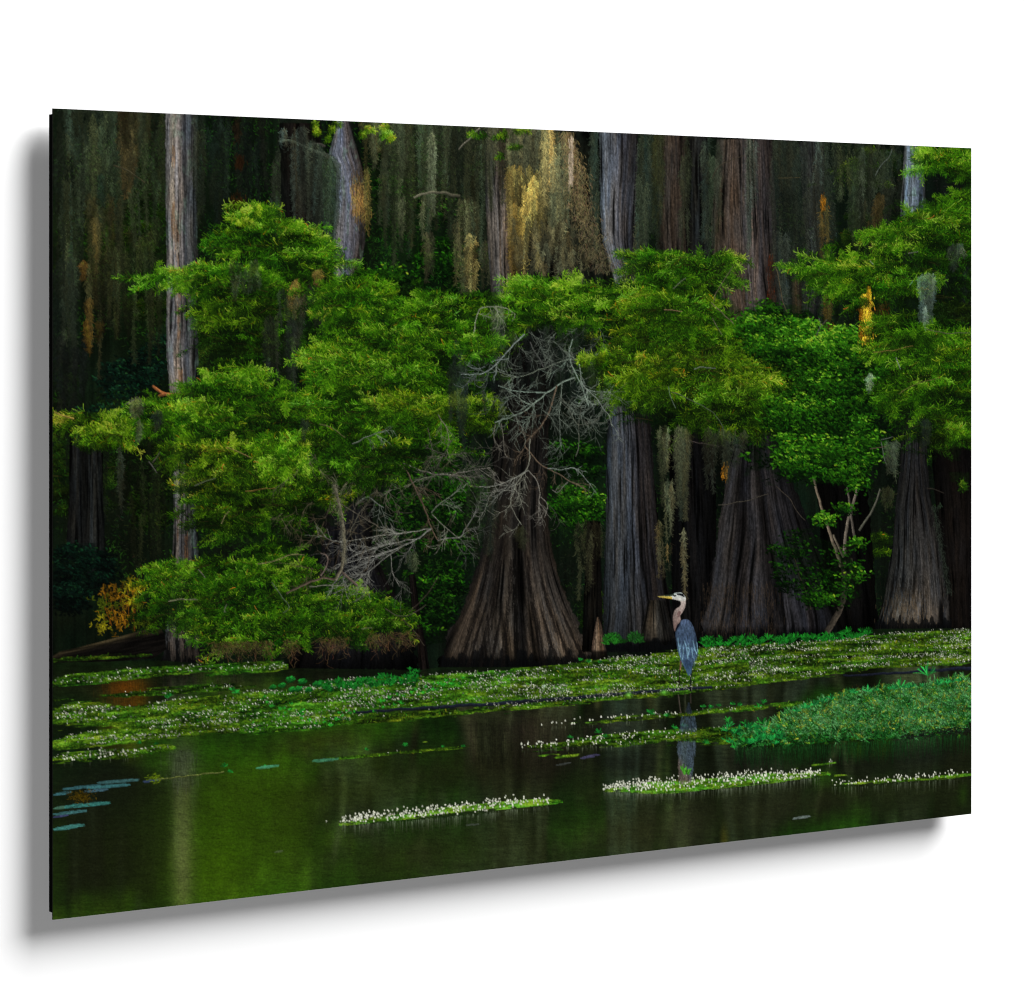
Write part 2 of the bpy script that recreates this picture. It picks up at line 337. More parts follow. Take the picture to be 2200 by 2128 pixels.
# ---- 1. dark woods behind everything
def paint_forest():
    n = fbm(XT / 60, YT / 90, 1); st = vn(XT / 9, YT / 160, 2); st2 = vn(XT / 3.2, YT / 60, 3); g = vn(XT / 2, YT / 2, 4)
    v = (.35 + .9 * n) * (.45 + .5 * st + .35 * st2 + .25 * g)
    lft = sstep(1000, 500, XT)[..., None]
    base = col(11, 19, 12) * (1 - lft) + col(12, 20, 11) * lft
    C[:] = base * v[..., None] * (1 + (vn(XT / 25, YT / 60, 6)[..., None] - .5) * col(.5, .1, .1))
    # faint leaf glimmer in the depths
    for x, y, rx, ry, c, a in [
        (240, 520, 110, 90, (26, 38, 10), .7), (300, 420, 90, 120, (24, 34, 12), .7), (320, 700, 60, 120, (14, 30, 8), .6), (190, 930, 90, 60, (10, 22, 9), .7),
        (560, 560, 120, 120, (8, 18, 8), .6), (870, 420, 90, 120, (18, 38, 8), .6), (900, 560, 80, 60, (12, 34, 8), .6), (1270, 380, 30, 90, (10, 32, 8), .7),
        (240, 1080, 130, 160, (17, 22, 12), .6), (960, 1180, 70, 70, (10, 26, 8), .7), (1240, 1080, 55, 70, (20, 52, 10), .8), (1230, 1240, 50, 80, (12, 16, 10), .6),
        (1930, 1150, 200, 140, (9, 12, 8), .6), (1900, 470, 60, 80, (20, 26, 16), .5), (2040, 450, 60, 80, (16, 18, 17), .6), (2060, 1150, 40, 160, (15, 14, 13), .6), (1680, 720, 60, 120, (18, 20, 18), .6)]:
        soft(x, y, rx, ry, c, a * .55)
        nn = int(rx * ry * .05); r = np.random.RandomState(int(x + y))
        px = x + r.randn(nn) * rx * .6; py = y + r.randn(nn) * ry * .6
        strokes(px, py, r.uniform(0, 6.28, nn), r.uniform(3, 8, nn), col(*c) * r.uniform(.5, 2.0, (nn, 1)) * (1 + r.randn(nn, 3) * .15), w=2, curve=.6, a=.7)
paint_forest()
def leafpart(label, name='printed_foliage'): return part(name, label)
P_BK = leafpart('dark shaded leaves deep between the printed trunks')
for i, (pg, n, st, b, kind) in enumerate([
    (Z(100, 220, [(330, 640), (480, 560), (690, 600), (690, 880), (560, 900), (400, 840)]), 420, DARK, .42, 'needle'), (Z(100, 220, [(450, 1100), (690, 1090), (690, 1250), (540, 1230)]), 200, DARK, .5, 'needle'),
    (Z(100, 220, [(280, 1540), (480, 1500), (690, 1290), (690, 1600), (400, 1760), (300, 1640)]), 300, TEAL, .45, 'broad'), (Z(100, 220, [(40, 1500), (150, 1560), (170, 1780), (40, 1800)]), 160, DARK, .42, 'needle'),
    (Z(100, 820, [(40, 300), (200, 270), (340, 400), (330, 680), (230, 740), (60, 800)]), 700, DARK, .5, 'needle'), (Z(100, 820, [(480, 620), (720, 560), (700, 900), (520, 860)]), 260, DARK, .34, 'broad'),
    (Z(100, 820, [(300, 330), (720, 330), (730, 560), (560, 600), (420, 520)]), 260, DARK, .34, 'needle'), (Z(100, 220, [(890, 1180), (1400, 1150), (1420, 1240), (1200, 1560), (900, 1640), (890, 1300)]), 600, DARK, .5, 'needle'),
    (Z(550, 200, [(830, 630), (1260, 640), (1560, 760), (1560, 930), (1300, 900), (840, 740)], .29), 200, BROAD, .22, 'broad'), (Z(550, 200, [(1180, 1080), (1450, 1060), (1560, 1200), (1560, 1500), (1180, 1480)], .29), 220, BROAD, .22, 'broad'), (Z(550, 200, [(850, 1300), (1080, 1280), (1060, 1400), (860, 1380)], .29), 80, BROAD, .42, 'broad'),
    (Z(1100, 200, [(480, 480), (620, 500), (640, 740), (500, 720)], .29), 60, BROAD, .2, 'broad'), (Z(780, 500, [(1090, 1480), (1400, 1470), (1400, 1700), (1130, 1700)]), 300, BROAD, .42, 'broad'), (Z(780, 500, [(1050, 1180), (1400, 1200), (1400, 1440), (1080, 1440)]), 120, BROAD, .2, 'broad'),
    (Z(780, 500, [(130, 1340), (700, 1300), (690, 1880), (380, 1890), (120, 1640)]), 560, BROAD, .33, 'broad'), (Z(550, 1200, [(1130, 0), (1560, 0), (1480, 480), (1300, 680), (1130, 500)], .29), 280, BROAD, .27, 'broad'),
    (Z(1100, 1240, [(400, 120), (720, 160), (680, 420), (560, 460)], .29), 90, DARK, .4, 'needle'), (Z(1400, 300, [(1150, 60), (1460, 60), (1450, 240), (1250, 290), (1150, 200)]), 200, OLIVE, .36, 'needle'), (Z(1400, 300, [(1140, 430), (1260, 420), (1260, 600), (1150, 620)]), 90, DARK, .5, 'needle'),
    (Z(1650, 750, [(1200, 800), (1500, 780), (1500, 960), (1400, 1010), (1220, 880)], .29), 110, BROAD, .4, 'needle'),
    (Z(1400, 300, [(1520, 960), (1860, 940), (1860, 1120), (1600, 1110)]), 160, DARK, .36, 'needle'), (Z(1650, 750, [(600, 1400), (900, 1340), (930, 1500), (720, 1560)], .29), 150, OLIVE, .36, 'needle')]):
    foliage(pg, P_BK, n, st, base=b, top=.1, seed=300 + i, kind=kind, fill=.45, leaf=(4, 9) if kind == 'broad' else (6, 12))
def deep_leaves(n, seed, x0, x1, y0, y1, c):
    r = np.random.RandomState(seed); x = r.uniform(x0, x1, n); y = r.uniform(y0, y1, n)
    m = sstep(.42, .68, fbm(x / 55, y / 45, seed, 2)); k = r.rand(n) < m; x, y, m = x[k], y[k], m[k]; n = len(x)
    strokes(x, y, r.uniform(0, 6.28, n), r.uniform(3, 9, n), col(*c) * (r.uniform(.35, 1.7, n) * (.4 + .8 * m))[:, None] * (1 + r.randn(n, 1) * .1), w=2, curve=.6, a=.75)
deep_leaves(15000, 901, 113, 1050, 240, 1250, (18, 38, 9)); deep_leaves(9000, 902, 430, 1300, 260, 700, (15, 38, 9)); deep_leaves(9000, 903, 1380, 2087, 310, 800, (20, 34, 12)); deep_leaves(12000, 904, 860, 2087, 800, 1380, (15, 30, 9))
# ---- 2. moss curtains and far trunks
P_MOSSL = part('printed_moss_curtain', 'dim grey green moss curtain at the left border of the print')
for (x0, x1, y0, y1, n, c, ln, sg) in [
    (114, 180, 240, 600, 90, (46, 53, 39), (90, 330), 5), (114, 170, 560, 800, 40, (38, 46, 36), (90, 280), 6), (180, 300, 240, 420, 110, (48, 56, 40), (80, 260), 5),
    (270, 320, 240, 330, 50, (58, 48, 28), (40, 150), 6), (195, 260, 420, 640, 40, (46, 44, 26), (80, 220), 4), (230, 350, 470, 640, 50, (38, 42, 24), (60, 160), 4),
    (300, 360, 240, 420, 30, (36, 42, 28), (80, 200), 5), (440, 560, 250, 420, 50, (24, 32, 26), (80, 260), 5), (560, 650, 270, 480, 40, (30, 33, 26), (80, 260), 6),
    (130, 180, 720, 900, 26, (26, 30, 28), (80, 200), 5), (150, 230, 880, 1060, 30, (22, 24, 20), (80, 260), 5), (250, 360, 900, 1150, 30, (20, 24, 14), (60, 240), 4)]:
    moss(x0, x1, y0, y1, P_MOSSL, n, c, ln, sg, seed=int(x0 + y0))
for x, y, L, c in [(205, 470, 130, (66, 58, 32)), (188, 690, 90, (84, 60, 20)), (215, 690, 60, (66, 52, 22)), (178, 560, 60, (70, 52, 24)), (190, 640, 70, (66, 50, 22))]:
    moss(x - 4, x + 4, y, y + 4, P_MOSSL, 4, c, (L * .6, L), 4, seed=int(x))
line(Z(100, 220, [(390, 370), (450, 380), (520, 430), (570, 470)]), 2.4, 1.2, (66, 62, 44), pid=P_MOSSL)
for x, y, rx, ry, c in [(509, 433, 12, 18, (50, 30, 12)), (516, 345, 7, 10, (38, 22, 10)), (510, 275, 6, 22, (34, 26, 16))]:
    n = 160; r = np.random.RandomState(int(x)); strokes(x + r.randn(n) * rx * .6, y + r.randn(n) * ry * .6, 1.57 + r.randn(n) * .2, r.uniform(4, 12, n), col(*c) * r.uniform(.3, 1.1, (n, 1)), w=2, a=.7)
def far(rows, name_label, cols, **k):
    p = part('printed_tree_trunk', name_label); trunk(rows, p, cols, **k); return p
GREY = [(0, (40, 42, 42)), (.15, (96, 98, 104)), (.45, (86, 86, 92)), (.7, (62, 60, 64)), (1, (26, 26, 28))]
BRN = [(0, (22, 20, 17)), (.3, (62, 54, 46)), (.7, (52, 44, 38)), (1, (20, 18, 16))]
DUSK = [(0, (18, 19, 18)), (.3, (46, 48, 46)), (.7, (36, 38, 36)), (1, (14, 16, 15))]
far([(880, 150, 185), (1080, 148, 190), (1200, 140, 200)], 'dim far trunk low at the left border of the print', DUSK, k=.62, nf=8, seed=21)
far([(930, 185, 220), (1080, 187, 222), (1240, 180, 230)], 'dim far trunk above the yellow lit bush', DUSK, k=.8, nf=8, seed=22)
far([(265, 600, 690), (640, 612, 700)], 'dark far trunk behind the stub branch', [(0, (12, 14, 12)), (.4, (30, 24, 20)), (1, (12, 12, 11))], k=.9, nf=9, seed=23)
far([(270, 1075, 1290), (620, 1085, 1330)], 'mossy shaded trunk behind the golden moss', [(0, (22, 26, 20)), (.5, (40, 44, 34)), (1, (14, 18, 13))], k=.8, nf=12, seed=24)
far([(290, 1412, 1482), (560, 1415, 1486)], 'brown shaded trunk behind the bright canopy top', BRN, k=.95, nf=14, seed=25)
far([(295, 1482, 1522), (570, 1480, 1524)], 'narrow slate dark trunk between two brown trunks', DUSK, k=.8, nf=10, seed=26)
far([(300, 1540, 1610), (450, 1530, 1612), (560, 1530, 1618), (700, 1560, 1625)], 'brown ridged trunk with knots and moss', [(0, (44, 42, 34)), (.4, (72, 60, 50)), (.8, (66, 56, 48)), (1, (30, 26, 24))], k=1.0, nf=16, seed=27)
far([(300, 1590, 1660), (480, 1590, 1668), (600, 1598, 1672), (690, 1604, 1690)], 'tall grey brown trunk with a red streak on its lower side', [(0, (58, 54, 52)), (.3, (84, 76, 72)), (.55, (56, 50, 48)), (1, (34, 30, 28))], k=1.0, nf=18, seed=28)
n = 150; r = np.random.RandomState(5)
strokes(1657 + r.randn(n) * 4, r.uniform(545, 650, n), 1.57 + r.randn(n) * .08, r.uniform(8, 26, n), col(96, 42, 20) * r.uniform(.2, 1, (n, 1)), w=2, a=.75)
far([(305, 1715, 1770), (560, 1735, 1775), (720, 1715, 1752)], 'grey mossy trunk left of the broadleaf shrub', DUSK, k=1.0, nf=12, seed=29)
far([(600, 1700, 1722), (760, 1702, 1725)], 'thin ochre brown trunk beside the red streaked trunk', [(0, (40, 32, 22)), (.5, (84, 58, 34)), (1, (34, 26, 18))], k=.85, nf=7, seed=30)
P_MOSSR = part('printed_moss_curtain', 'dark grey green moss curtain on the right half of the print')
for (x0, x1, y0, y1, n, c, ln, sg) in [
    (1385, 1420, 300, 500, 34, (42, 50, 38), (80, 200), 4), (1405, 1425, 300, 480, 26, (56, 58, 32), (60, 180), 4), (1462, 1480, 300, 480, 18, (44, 50, 34), (60, 200), 3), (1510, 1545, 320, 520, 44, (44, 52, 40), (60, 180), 4),
    (1605, 1625, 300, 440, 24, (54, 64, 54), (60, 200), 3), (1660, 1790, 310, 560, 190, (54, 61, 50), (80, 300), 5), (1660, 1700, 500, 800, 50, (38, 44, 40), (60, 200), 4),
    (1790, 1870, 320, 480, 80, (46, 53, 36), (60, 220), 4), (1850, 1940, 330, 460, 50, (40, 44, 34), (60, 180), 4), (1870, 1900, 420, 600, 24, (70, 58, 30), (60, 140), 4), (1995, 2080, 440, 560, 40, (30, 34, 34), (60, 160), 5),
    (1765, 1780, 420, 560, 10, (92, 76, 34), (40, 120), 3), (1772, 1786, 590, 700, 9, (76, 60, 26), (40, 120), 3), (1690, 1710, 300, 380, 12, (66, 70, 52), (60, 120), 4)]:
    moss(x0, x1, y0, y1, P_MOSSR, n, c, ln, sg, seed=int(x0 + y0))
for x, y, rx, ry, c, n in [(1769, 433, 5, 14, (150, 98, 24), 70), (1786, 720, 5, 26, (120, 74, 20), 90), (1885, 660, 14, 30, (84, 50, 16), 120), (1903, 668, 8, 16, (90, 48, 14), 60), (1560, 1014, 9, 13, (200, 130, 30), 130), (1487, 1026, 8, 10, (90, 60, 14), 60), (1500, 1130, 7, 50, (70, 44, 14), 70), (1884, 560, 8, 16, (110, 70, 28), 60)]:
    r = np.random.RandomState(int(x)); strokes(x + r.randn(n) * rx * .6, y + r.randn(n) * ry * .6, 1.57 + r.randn(n) * .3, r.uniform(3, 9, n), col(*c) * r.uniform(.35, 1.1, (n, 1)), w=2, a=.8)
# ---- 3. the nearer trunks
far([(880, 1432, 1530), (1100, 1440, 1540), (1390, 1446, 1530)], 'black shaded trunk between the heron and the broad dark trunk', [(0, (10, 10, 10)), (.5, (34, 33, 34)), (1, (10, 10, 10))], k=.62, nf=14, seed=45, vs=[(880, .6), (1340, 1), (1385, .2)])
far([(1000, 1752, 1860), (1380, 1780, 1890)], 'black shaded trunk behind the forked sapling', [(0, (12, 12, 11)), (.5, (32, 30, 28)), (1, (10, 10, 9))], k=.5, nf=14, seed=46, vs=[(1000, .4), (1300, 1), (1370, .2)])
far([(900, 1996, 2090), (1360, 2030, 2090)], 'black brown trunk at the right border behind the flared one', [(0, (14, 13, 12)), (.5, (36, 30, 26)), (1, (26, 22, 20))], k=.62, nf=12, seed=47, vs=[(900, .4), (1200, 1), (1345, .8), (1360, .2)])
P_T8 = far([(300, 1944, 1982), (380, 1940, 1986), (440, 1935, 1990), (600, 1932, 1975)], 'pale blue grey trunk top at the right border, half hidden by leaves', [(0, (60, 66, 68)), (.25, (112, 126, 136)), (.6, (92, 102, 112)), (1, (34, 38, 42))], k=1.05, nf=12, furrow=.55, seed=31, lichen=.4)
far([(880, 1937, 1990), (990, 1934, 1992), (1069, 1926, 2000), (1140, 1920, 2014), (1214, 1912, 2028), (1300, 1896, 2040), (1352, 1880, 2042)], 'flared dark trunk base standing at the right border of the print',
    [(0, (28, 30, 30)), (.25, (58, 60, 60)), (.55, (64, 62, 60)), (.85, (52, 50, 48)), (1, (34, 33, 32))], k=1., nf=20, seed=32, vs=[(880, .5), (1050, .55), (1150, .75), (1250, 1.05), (1320, 1.25), (1338, .9), (1346, .25), (1360, .15)])
n = 900; r = np.random.RandomState(12); yy = r.uniform(1235, 1345, n); strokes(1955 + r.randn(n) * 26, yy, 1.57 + (r.randn(n)) * .05, r.uniform(6, 20, n), col(120, 100, 74) * r.uniform(.3, 1.0, (n, 1)) * sstep(1225, 1310, yy)[:, None], w=1, a=.6)
stain(1880, 2044, 1354, 20, len(PARTS) - 1, 73)
P_T4 = far([(280, 1288, 1372), (440, 1289, 1366), (520, 1294, 1362), (600, 1318, 1365), (650, 1325, 1368)], 'blue grey furrowed trunk behind the canopy, right of the golden moss',
    [(0, (58, 64, 66)), (.12, (96, 100, 104)), (.45, (86, 88, 94)), (.65, (58, 57, 60)), (1, (34, 34, 35))], k=1.05, nf=17, seed=33, vs=[(280, .85), (450, 1.05), (650, .95)])
moss(1271, 1284, 300, 520, P_MOSSR, 18, (46, 56, 44), (60, 160), 4, seed=77); moss(1372, 1394, 290, 520, P_MOSSR, 34, (50, 58, 46), (80, 220), 4, seed=78)
P_T2 = far([(255, 722, 750), (300, 716, 762), (330, 706, 772), (360, 722, 780), (430, 722, 788), (530, 714, 784), (590, 718, 770), (640, 720, 770)], 'fluted grey trunk with an orange sunlit side, upper left of the print',
    [(0, (56, 62, 64)), (.12, (100, 104, 112)), (.5, (92, 92, 100)), (.8, (64, 60, 60)), (1, (34, 32, 30))], k=1.05, nf=14, seed=34, ly=220, lichen=.35)
n = 520; r = np.random.RandomState(13); gy = 425 + r.randn(n) * 30; gx = 771 + (gy - 425) * .07 + r.randn(n) * 8
strokes(gx, gy, 1.55 + r.randn(n) * .12, r.uniform(6, 20, n), col(196, 152, 72) * r.uniform(.3, 1.0, (n, 1)) * np.exp(-((gy - 425) / 60) ** 2)[:, None] * (1 + r.randn(n, 3) * .05), w=1, h=1, a=.75, pid=P_T2)
moss(784, 793, 360, 470, P_T2, 9, (120, 104, 52), (60, 180), 2.4, seed=79)
line(Z(100, 220, [(1350, 225), (1420, 222), (1480, 250), (1560, 285), (1650, 320)]), 3, 8, (70, 80, 66), (60, 58, 52), pid=P_T2)
line(Z(100, 220, [(1530, 245), (1580, 240), (1620, 260)]), 3, 5, (62, 60, 54), pid=P_T2)
P_MOSSC = part('printed_moss_curtain', 'grey moss hanging below the stub branch of the fluted trunk')
moss(662, 720, 320, 330, P_MOSSC, 90, (62, 74, 58), (120, 270), 5, top=[(662, 300), (690, 318), (720, 345)], seed=81)
moss(602, 614, 300, 306, P_MOSSC, 5, (88, 96, 78), (26, 46), 2.4, seed=82); moss(630, 660, 300, 310, P_MOSSC, 22, (46, 52, 42), (80, 240), 4, seed=83)
P_MOSSM = part('printed_moss_curtain', 'long moss streamers hanging over the dark gap, top middle of the print')
for (x0, x1, y0, y1, n, c, ln, sg) in [
    (785, 830, 260, 280, 40, (84, 84, 50), (60, 150), 5), (800, 808, 300, 320, 5, (92, 94, 66), (60, 130), 2.5), (818, 830, 330, 420, 9, (82, 88, 62), (60, 110), 3.5), (855, 875, 265, 300, 22, (74, 78, 56), (100, 220), 5),
    (860, 866, 380, 460, 7, (96, 100, 76), (80, 170), 3), (830, 960, 262, 330, 120, (58, 64, 44), (80, 300), 4), (905, 912, 420, 440, 5, (80, 84, 60), (60, 130), 2.6), (924, 932, 300, 440, 9, (84, 88, 66), (100, 230), 3.2), (915, 930, 500, 560, 10, (82, 78, 56), (60, 110), 3.5),
    (960, 1050, 270, 360, 84, (58, 63, 44), (80, 260), 4), (985, 1022, 430, 445, 54, (82, 82, 54), (90, 220), 4), (998, 1022, 490, 560, 24, (104, 92, 52), (40, 120), 4), (978, 986, 480, 560, 8, (60, 58, 38), (60, 160), 3), (1035, 1050, 520, 580, 10, (74, 74, 50), (50, 100), 3)]:
    moss(x0, x1, y0, y1, P_MOSSM, n, c, ln, sg, seed=int(x0 * 3 + y0))
line(Z(550, 200, [(1170, 780), (1230, 750), (1320, 735), (1400, 740), (1510, 770)], .29), 3.4, 5.5, (120, 118, 96), (70, 68, 54), pid=P_MOSSM)
line(Z(550, 200, [(1500, 420), (1530, 380), (1580, 350), (1660, 260)], .29), 1.2, 2.4, (120, 116, 100), pid=P_MOSSM)
P_T3 = far([(275, 1045, 1095), (400, 1042, 1100), (500, 1046, 1104), (560, 1050, 1102), (650, 1058, 1104)], 'grey brown trunk draped with golden moss, top centre of the print',
    [(0, (52, 50, 46)), (.25, (92, 90, 88)), (.6, (112, 98, 84)), (1, (52, 46, 40))], k=1., nf=13, seed=35, vs=[(275, .6), (380, .75), (470, 1.1), (560, .95), (650, .8)])
P_MOSSG = part('printed_golden_moss', 'sunlit golden moss draped at the top centre of the print')
for (x0, x1, y0, y1, n, c, ln, sg) in [
    (1040, 1100, 275, 330, 50, (70, 74, 48), (60, 160), 5), (1098, 1160, 275, 360, 110, (98, 98, 68), (80, 230), 5), (1100, 1160, 360, 430, 110, (166, 146, 72), (70, 180), 5), (1100, 1120, 440, 520, 40, (150, 124, 58), (50, 120), 4),
    (1140, 1156, 380, 400, 20, (186, 160, 80), (60, 150), 3.5), (1160, 1200, 275, 420, 60, (104, 98, 60), (90, 260), 4), (1172, 1186, 280, 330, 26, (150, 132, 78), (80, 220), 4), (1190, 1218, 300, 480, 44, (80, 82, 58), (80, 180), 4), (1100, 1235, 470, 540, 70, (84, 80, 56), (40, 110), 4), (1160, 1270, 520, 570, 40, (76, 74, 52), (30, 80), 4)]:
    moss(x0, x1, y0, y1, P_MOSSG, int(n * .7), c, ln, sg, seed=int(x0 * 2 + y0))
n = 2600; r = np.random.RandomState(14); t = r.rand(n); px = np.interp(t, [0, .3, .6, .85, 1], [1219, 1239, 1251, 1277, 1304]); py = 283 + t * 300
strokes(px + r.randn(n) * (7 + 12 * t), py, 1.3 + r.randn(n) * .5, r.uniform(4, 11, n), (col(150, 128, 84) * (1 - t[:, None]) + col(92, 86, 62) * t[:, None]) * r.uniform(.4, 1.15, (n, 1)) * (1 + r.randn(n, 3) * .05), w=1, a=.8, curve=.6, pid=P_MOSSG)
n = 120; strokes(np.interp(r.rand(n), [0, 1], [1222, 1232]), r.uniform(290, 400, n), 1.5 + r.randn(n) * .1, r.uniform(6, 14, n), col(196, 176, 150) * r.uniform(.5, 1, (n, 1)), w=2, a=.8, pid=P_MOSSG)
P_T1 = far([(240, 355, 424), (420, 356, 424), (560, 358, 424), (680, 358, 424), (760, 357, 426), (850, 366, 424), (990, 372, 420), (1090, 374, 424), (1180, 372, 428), (1260, 366, 430), (1340, 358, 436), (1400, 352, 440), (1428, 346, 444)], 'tall straight pale trunk with peeling bark, left of the print',
    [(0, (70, 70, 68)), (.1, (112, 108, 104)), (.35, (118, 112, 108)), (.52, (100, 95, 92)), (.59, (46, 45, 45)), (.66, (66, 67, 68)), (.8, (70, 72, 73)), (1, (30, 32, 30))], k=1.12, nf=13, seed=36, ly=170, lichen=.3,
    vs=[(240, .95), (700, 1.0), (830, .95), (900, .55), (960, .8), (1060, .85), (1150, .75), (1240, .75), (1330, .55), (1385, .5), (1405, .3), (1420, .12)])
r = np.random.RandomState(15)
for (x, y0, y1, c, n) in [(368, 240, 330, (176, 160, 136), 120), (373, 312, 345, (190, 140, 90), 50), (370, 345, 430, (196, 178, 150), 120), (371, 430, 500, (176, 120, 66), 60), (380, 480, 620, (184, 140, 100), 90), (382, 520, 540, (210, 200, 180), 20), (384, 600, 720, (150, 104, 66), 70), (388, 790, 850, (188, 130, 80), 110), (392, 985, 1070, (176, 158, 132), 70), (400, 1140, 1210, (150, 96, 56), 50), (381, 1080, 1150, (96, 62, 36), 40)]:
    strokes(x + (r.rand(n) - .5) * 8, r.uniform(y0, y1, n), 1.57 + r.randn(n) * .04, r.uniform(6, 22, n), (.75 * col(*c) + .2 * col(*c).mean()) * r.uniform(.4, 1.0, (n, 1)), w=1, a=.6, pid=P_T1)
n = 420; xx = r.choice([362, 381, 398, 414, 430], n) + r.randn(n) * 2.4; yy = 1428 - np.abs(r.randn(n)) * 34
strokes(xx, yy, 1.57, r.uniform(8, 24, n), col(8, 8, 8) * np.ones((n, 1)), w=2, a=.7, pid=P_T1)
n = 300; xx = r.choice([370, 390, 406, 422], n) + r.randn(n) * 3; yy = 1405 - np.abs(r.randn(n)) * 34
strokes(xx, yy, 1.57, r.uniform(8, 24, n), col(92, 78, 66) * r.uniform(.3, 1, (n, 1)), w=1, a=.5, pid=P_T1)
line(Z(100, 820, [(615, 25), (650, 50), (680, 75), (745, 78)]), 4, 7, (150, 92, 52), (160, 104, 60), pid=P_T1); line(Z(100, 820, [(650, 85), (690, 76)]), 4, 5, (130, 78, 44), pid=P_T1)
moss(420, 438, 260, 420, P_T1, 26, (52, 60, 46), (80, 260), 3.5, seed=84)
# ---- central big trunk, its neighbours and their flared bases
far([(740, 1306, 1392), (866, 1306, 1394), (1000, 1304, 1404), (1100, 1302, 1412), (1180, 1300, 1420), (1243, 1298, 1432), (1330, 1296, 1448), (1400, 1290, 1452)], 'tall dark furrowed trunk behind the heron, blue grey bark',
    [(0, (30, 34, 36)), (.15, (64, 67, 70)), (.4, (58, 60, 63)), (.55, (66, 67, 71)), (.68, (30, 28, 29)), (.8, (46, 42, 41)), (1, (22, 20, 20))], k=1.02, nf=24, seed=37, ly=150, vs=[(740, .7), (900, .95), (1000, 1.05), (1200, .95), (1300, .8), (1370, .6), (1390, .2), (1400, .1)])
far([(1290, 1392, 1428), (1330, 1384, 1440), (1375, 1374, 1452), (1398, 1370, 1456)], 'pale root flare behind the heron bill', [(0, (50, 46, 40)), (.4, (84, 76, 64)), (.7, (50, 46, 40)), (1, (30, 28, 26))], k=.85, nf=9, seed=38, vs=[(1290, .6), (1340, 1), (1370, .8), (1380, .2), (1400, .1)])
far([(900, 1590, 1660), (1005, 1566, 1690), (1127, 1545, 1740), (1243, 1526, 1776), (1330, 1512, 1800), (1380, 1500, 1806)], 'broad dark trunk with deep folds, right of the heron',
    [(0, (42, 40, 40)), (.12, (56, 54, 54)), (.25, (30, 28, 29)), (.4, (64, 62, 64)), (.5, (22, 20, 20)), (.62, (52, 50, 52)), (.8, (34, 33, 36)), (1, (14, 14, 14))], k=1., nf=24, seed=39, ly=160, vs=[(900, .5), (1000, .8), (1150, .9), (1300, .95), (1345, 1.0), (1362, .35), (1380, .12)])
stain(1298, 1450, 1400, 24, len(PARTS) - 1, 70); stain(1503, 1804, 1382, 22, len(PARTS) - 1, 71)
n = 700; r = np.random.RandomState(16); yy = r.uniform(1250, 1362, n); xx = r.choice([1570, 1612, 1650, 1530], n) + r.randn(n) * 12
strokes(xx, yy, 1.57 + r.randn(n) * .06, r.uniform(6, 22, n), col(92, 74, 56) * r.uniform(.2, .95, (n, 1)), w=1, a=.5)
P_TC = far([(700, 1060, 1200), (850, 1062, 1185), (1040, 1056, 1174), (1110, 1046, 1176), (1180, 1034, 1184), (1243, 1016, 1200), (1300, 995, 1222), (1360, 966, 1252), (1410, 946, 1276), (1440, 938, 1282)], 'great flared cypress trunk with wide split base, centre of the print',
    [(0, (30, 28, 26)), (.1, (70, 62, 54)), (.28, (62, 56, 50)), (.42, (84, 76, 66)), (.52, (44, 40, 36)), (.545, (14, 12, 11)), (.58, (66, 58, 50)), (.72, (88, 80, 72)), (.88, (74, 66, 58)), (1, (50, 44, 38))], k=.92, nf=26, seed=40, ly=210, furrow=.9,
    vs=[(700, .12), (850, .2), (1000, .4), (1080, .52), (1160, .55), (1250, .74), (1340, .98), (1395, 1.15), (1408, .85), (1418, .2), (1440, .1)])
n = 2200; r = np.random.RandomState(17); u = r.rand(n); yy = 1412 - np.abs(r.randn(n)) * 55
xx = np.interp(yy, [1243, 1300, 1360, 1412], [1016, 995, 968, 950]) * (1 - u) + np.interp(yy, [1243, 1300, 1360, 1412], [1200, 1222, 1244, 1262]) * u
wt = np.exp(-((u - .2) / .1) ** 2) * .6 + np.exp(-((u - .42) / .09) ** 2) * .55 + np.exp(-((u - .8) / .14) ** 2) + np.exp(-((u - .06) / .04) ** 2) * .5
strokes(xx, yy, 1.57 - (u - .5) * .75 + r.randn(n) * .03, r.uniform(8, 24, n), col(136, 112, 82) * (wt * r.uniform(.35, 1, n))[:, None], w=1, a=.36)
n = 260; yy = r.uniform(1150, 1400, n); strokes(np.interp(yy, [1150, 1250, 1400], [1108, 1106, 1110]) + r.randn(n) * 3, yy, 1.57, r.uniform(10, 26, n), col(9, 8, 7) * np.ones((n, 1)), w=2, a=.7)
far([(1120, 1262, 1290), (1240, 1256, 1292), (1400, 1250, 1296)], 'narrow shadowed trunk behind the cypress knee', [(0, (14, 14, 12)), (.5, (40, 36, 28)), (1, (14, 12, 10))], k=.7, nf=8, seed=42, vs=[(1120, .4), (1300, 1), (1390, .3)])
stain(948, 1268, 1438, 34, P_TC, 72)
r = np.random.RandomState(18)
for u0, u1, ya, m in [(.16, .15, 1170, 1.), (.3, .27, 1120, 1.2), (.44, .41, 1200, 1.), (.66, .67, 1190, 1.1), (.8, .84, 1230, 1.), (.22, .2, 1290, .7), (.73, .76, 1300, .8), (.91, .93, 1310, .7), (.37, .34, 1310, .7)]:
    n = int(150 * m); yy = ya + (1425 - ya) * r.rand(n) ** .8; f = (yy - ya) / (1425 - ya); u = u0 + (u1 - u0) * f
    xa = np.interp(yy, [1040, 1110, 1180, 1243, 1300, 1360, 1412], [1056, 1046, 1034, 1016, 995, 966, 946]); xb = np.interp(yy, [1040, 1110, 1180, 1243, 1300, 1360, 1412], [1174, 1176, 1184, 1200, 1222, 1252, 1276])
    strokes(xa + (xb - xa) * u + r.randn(n) * (1.5 + 2 * f) * m, yy, 1.57 - (u - .52) * .8, r.uniform(10, 28, n), col(12, 10, 9) * r.uniform(.5, 1.6, (n, 1)), w=2, a=.5, pid=P_TC)
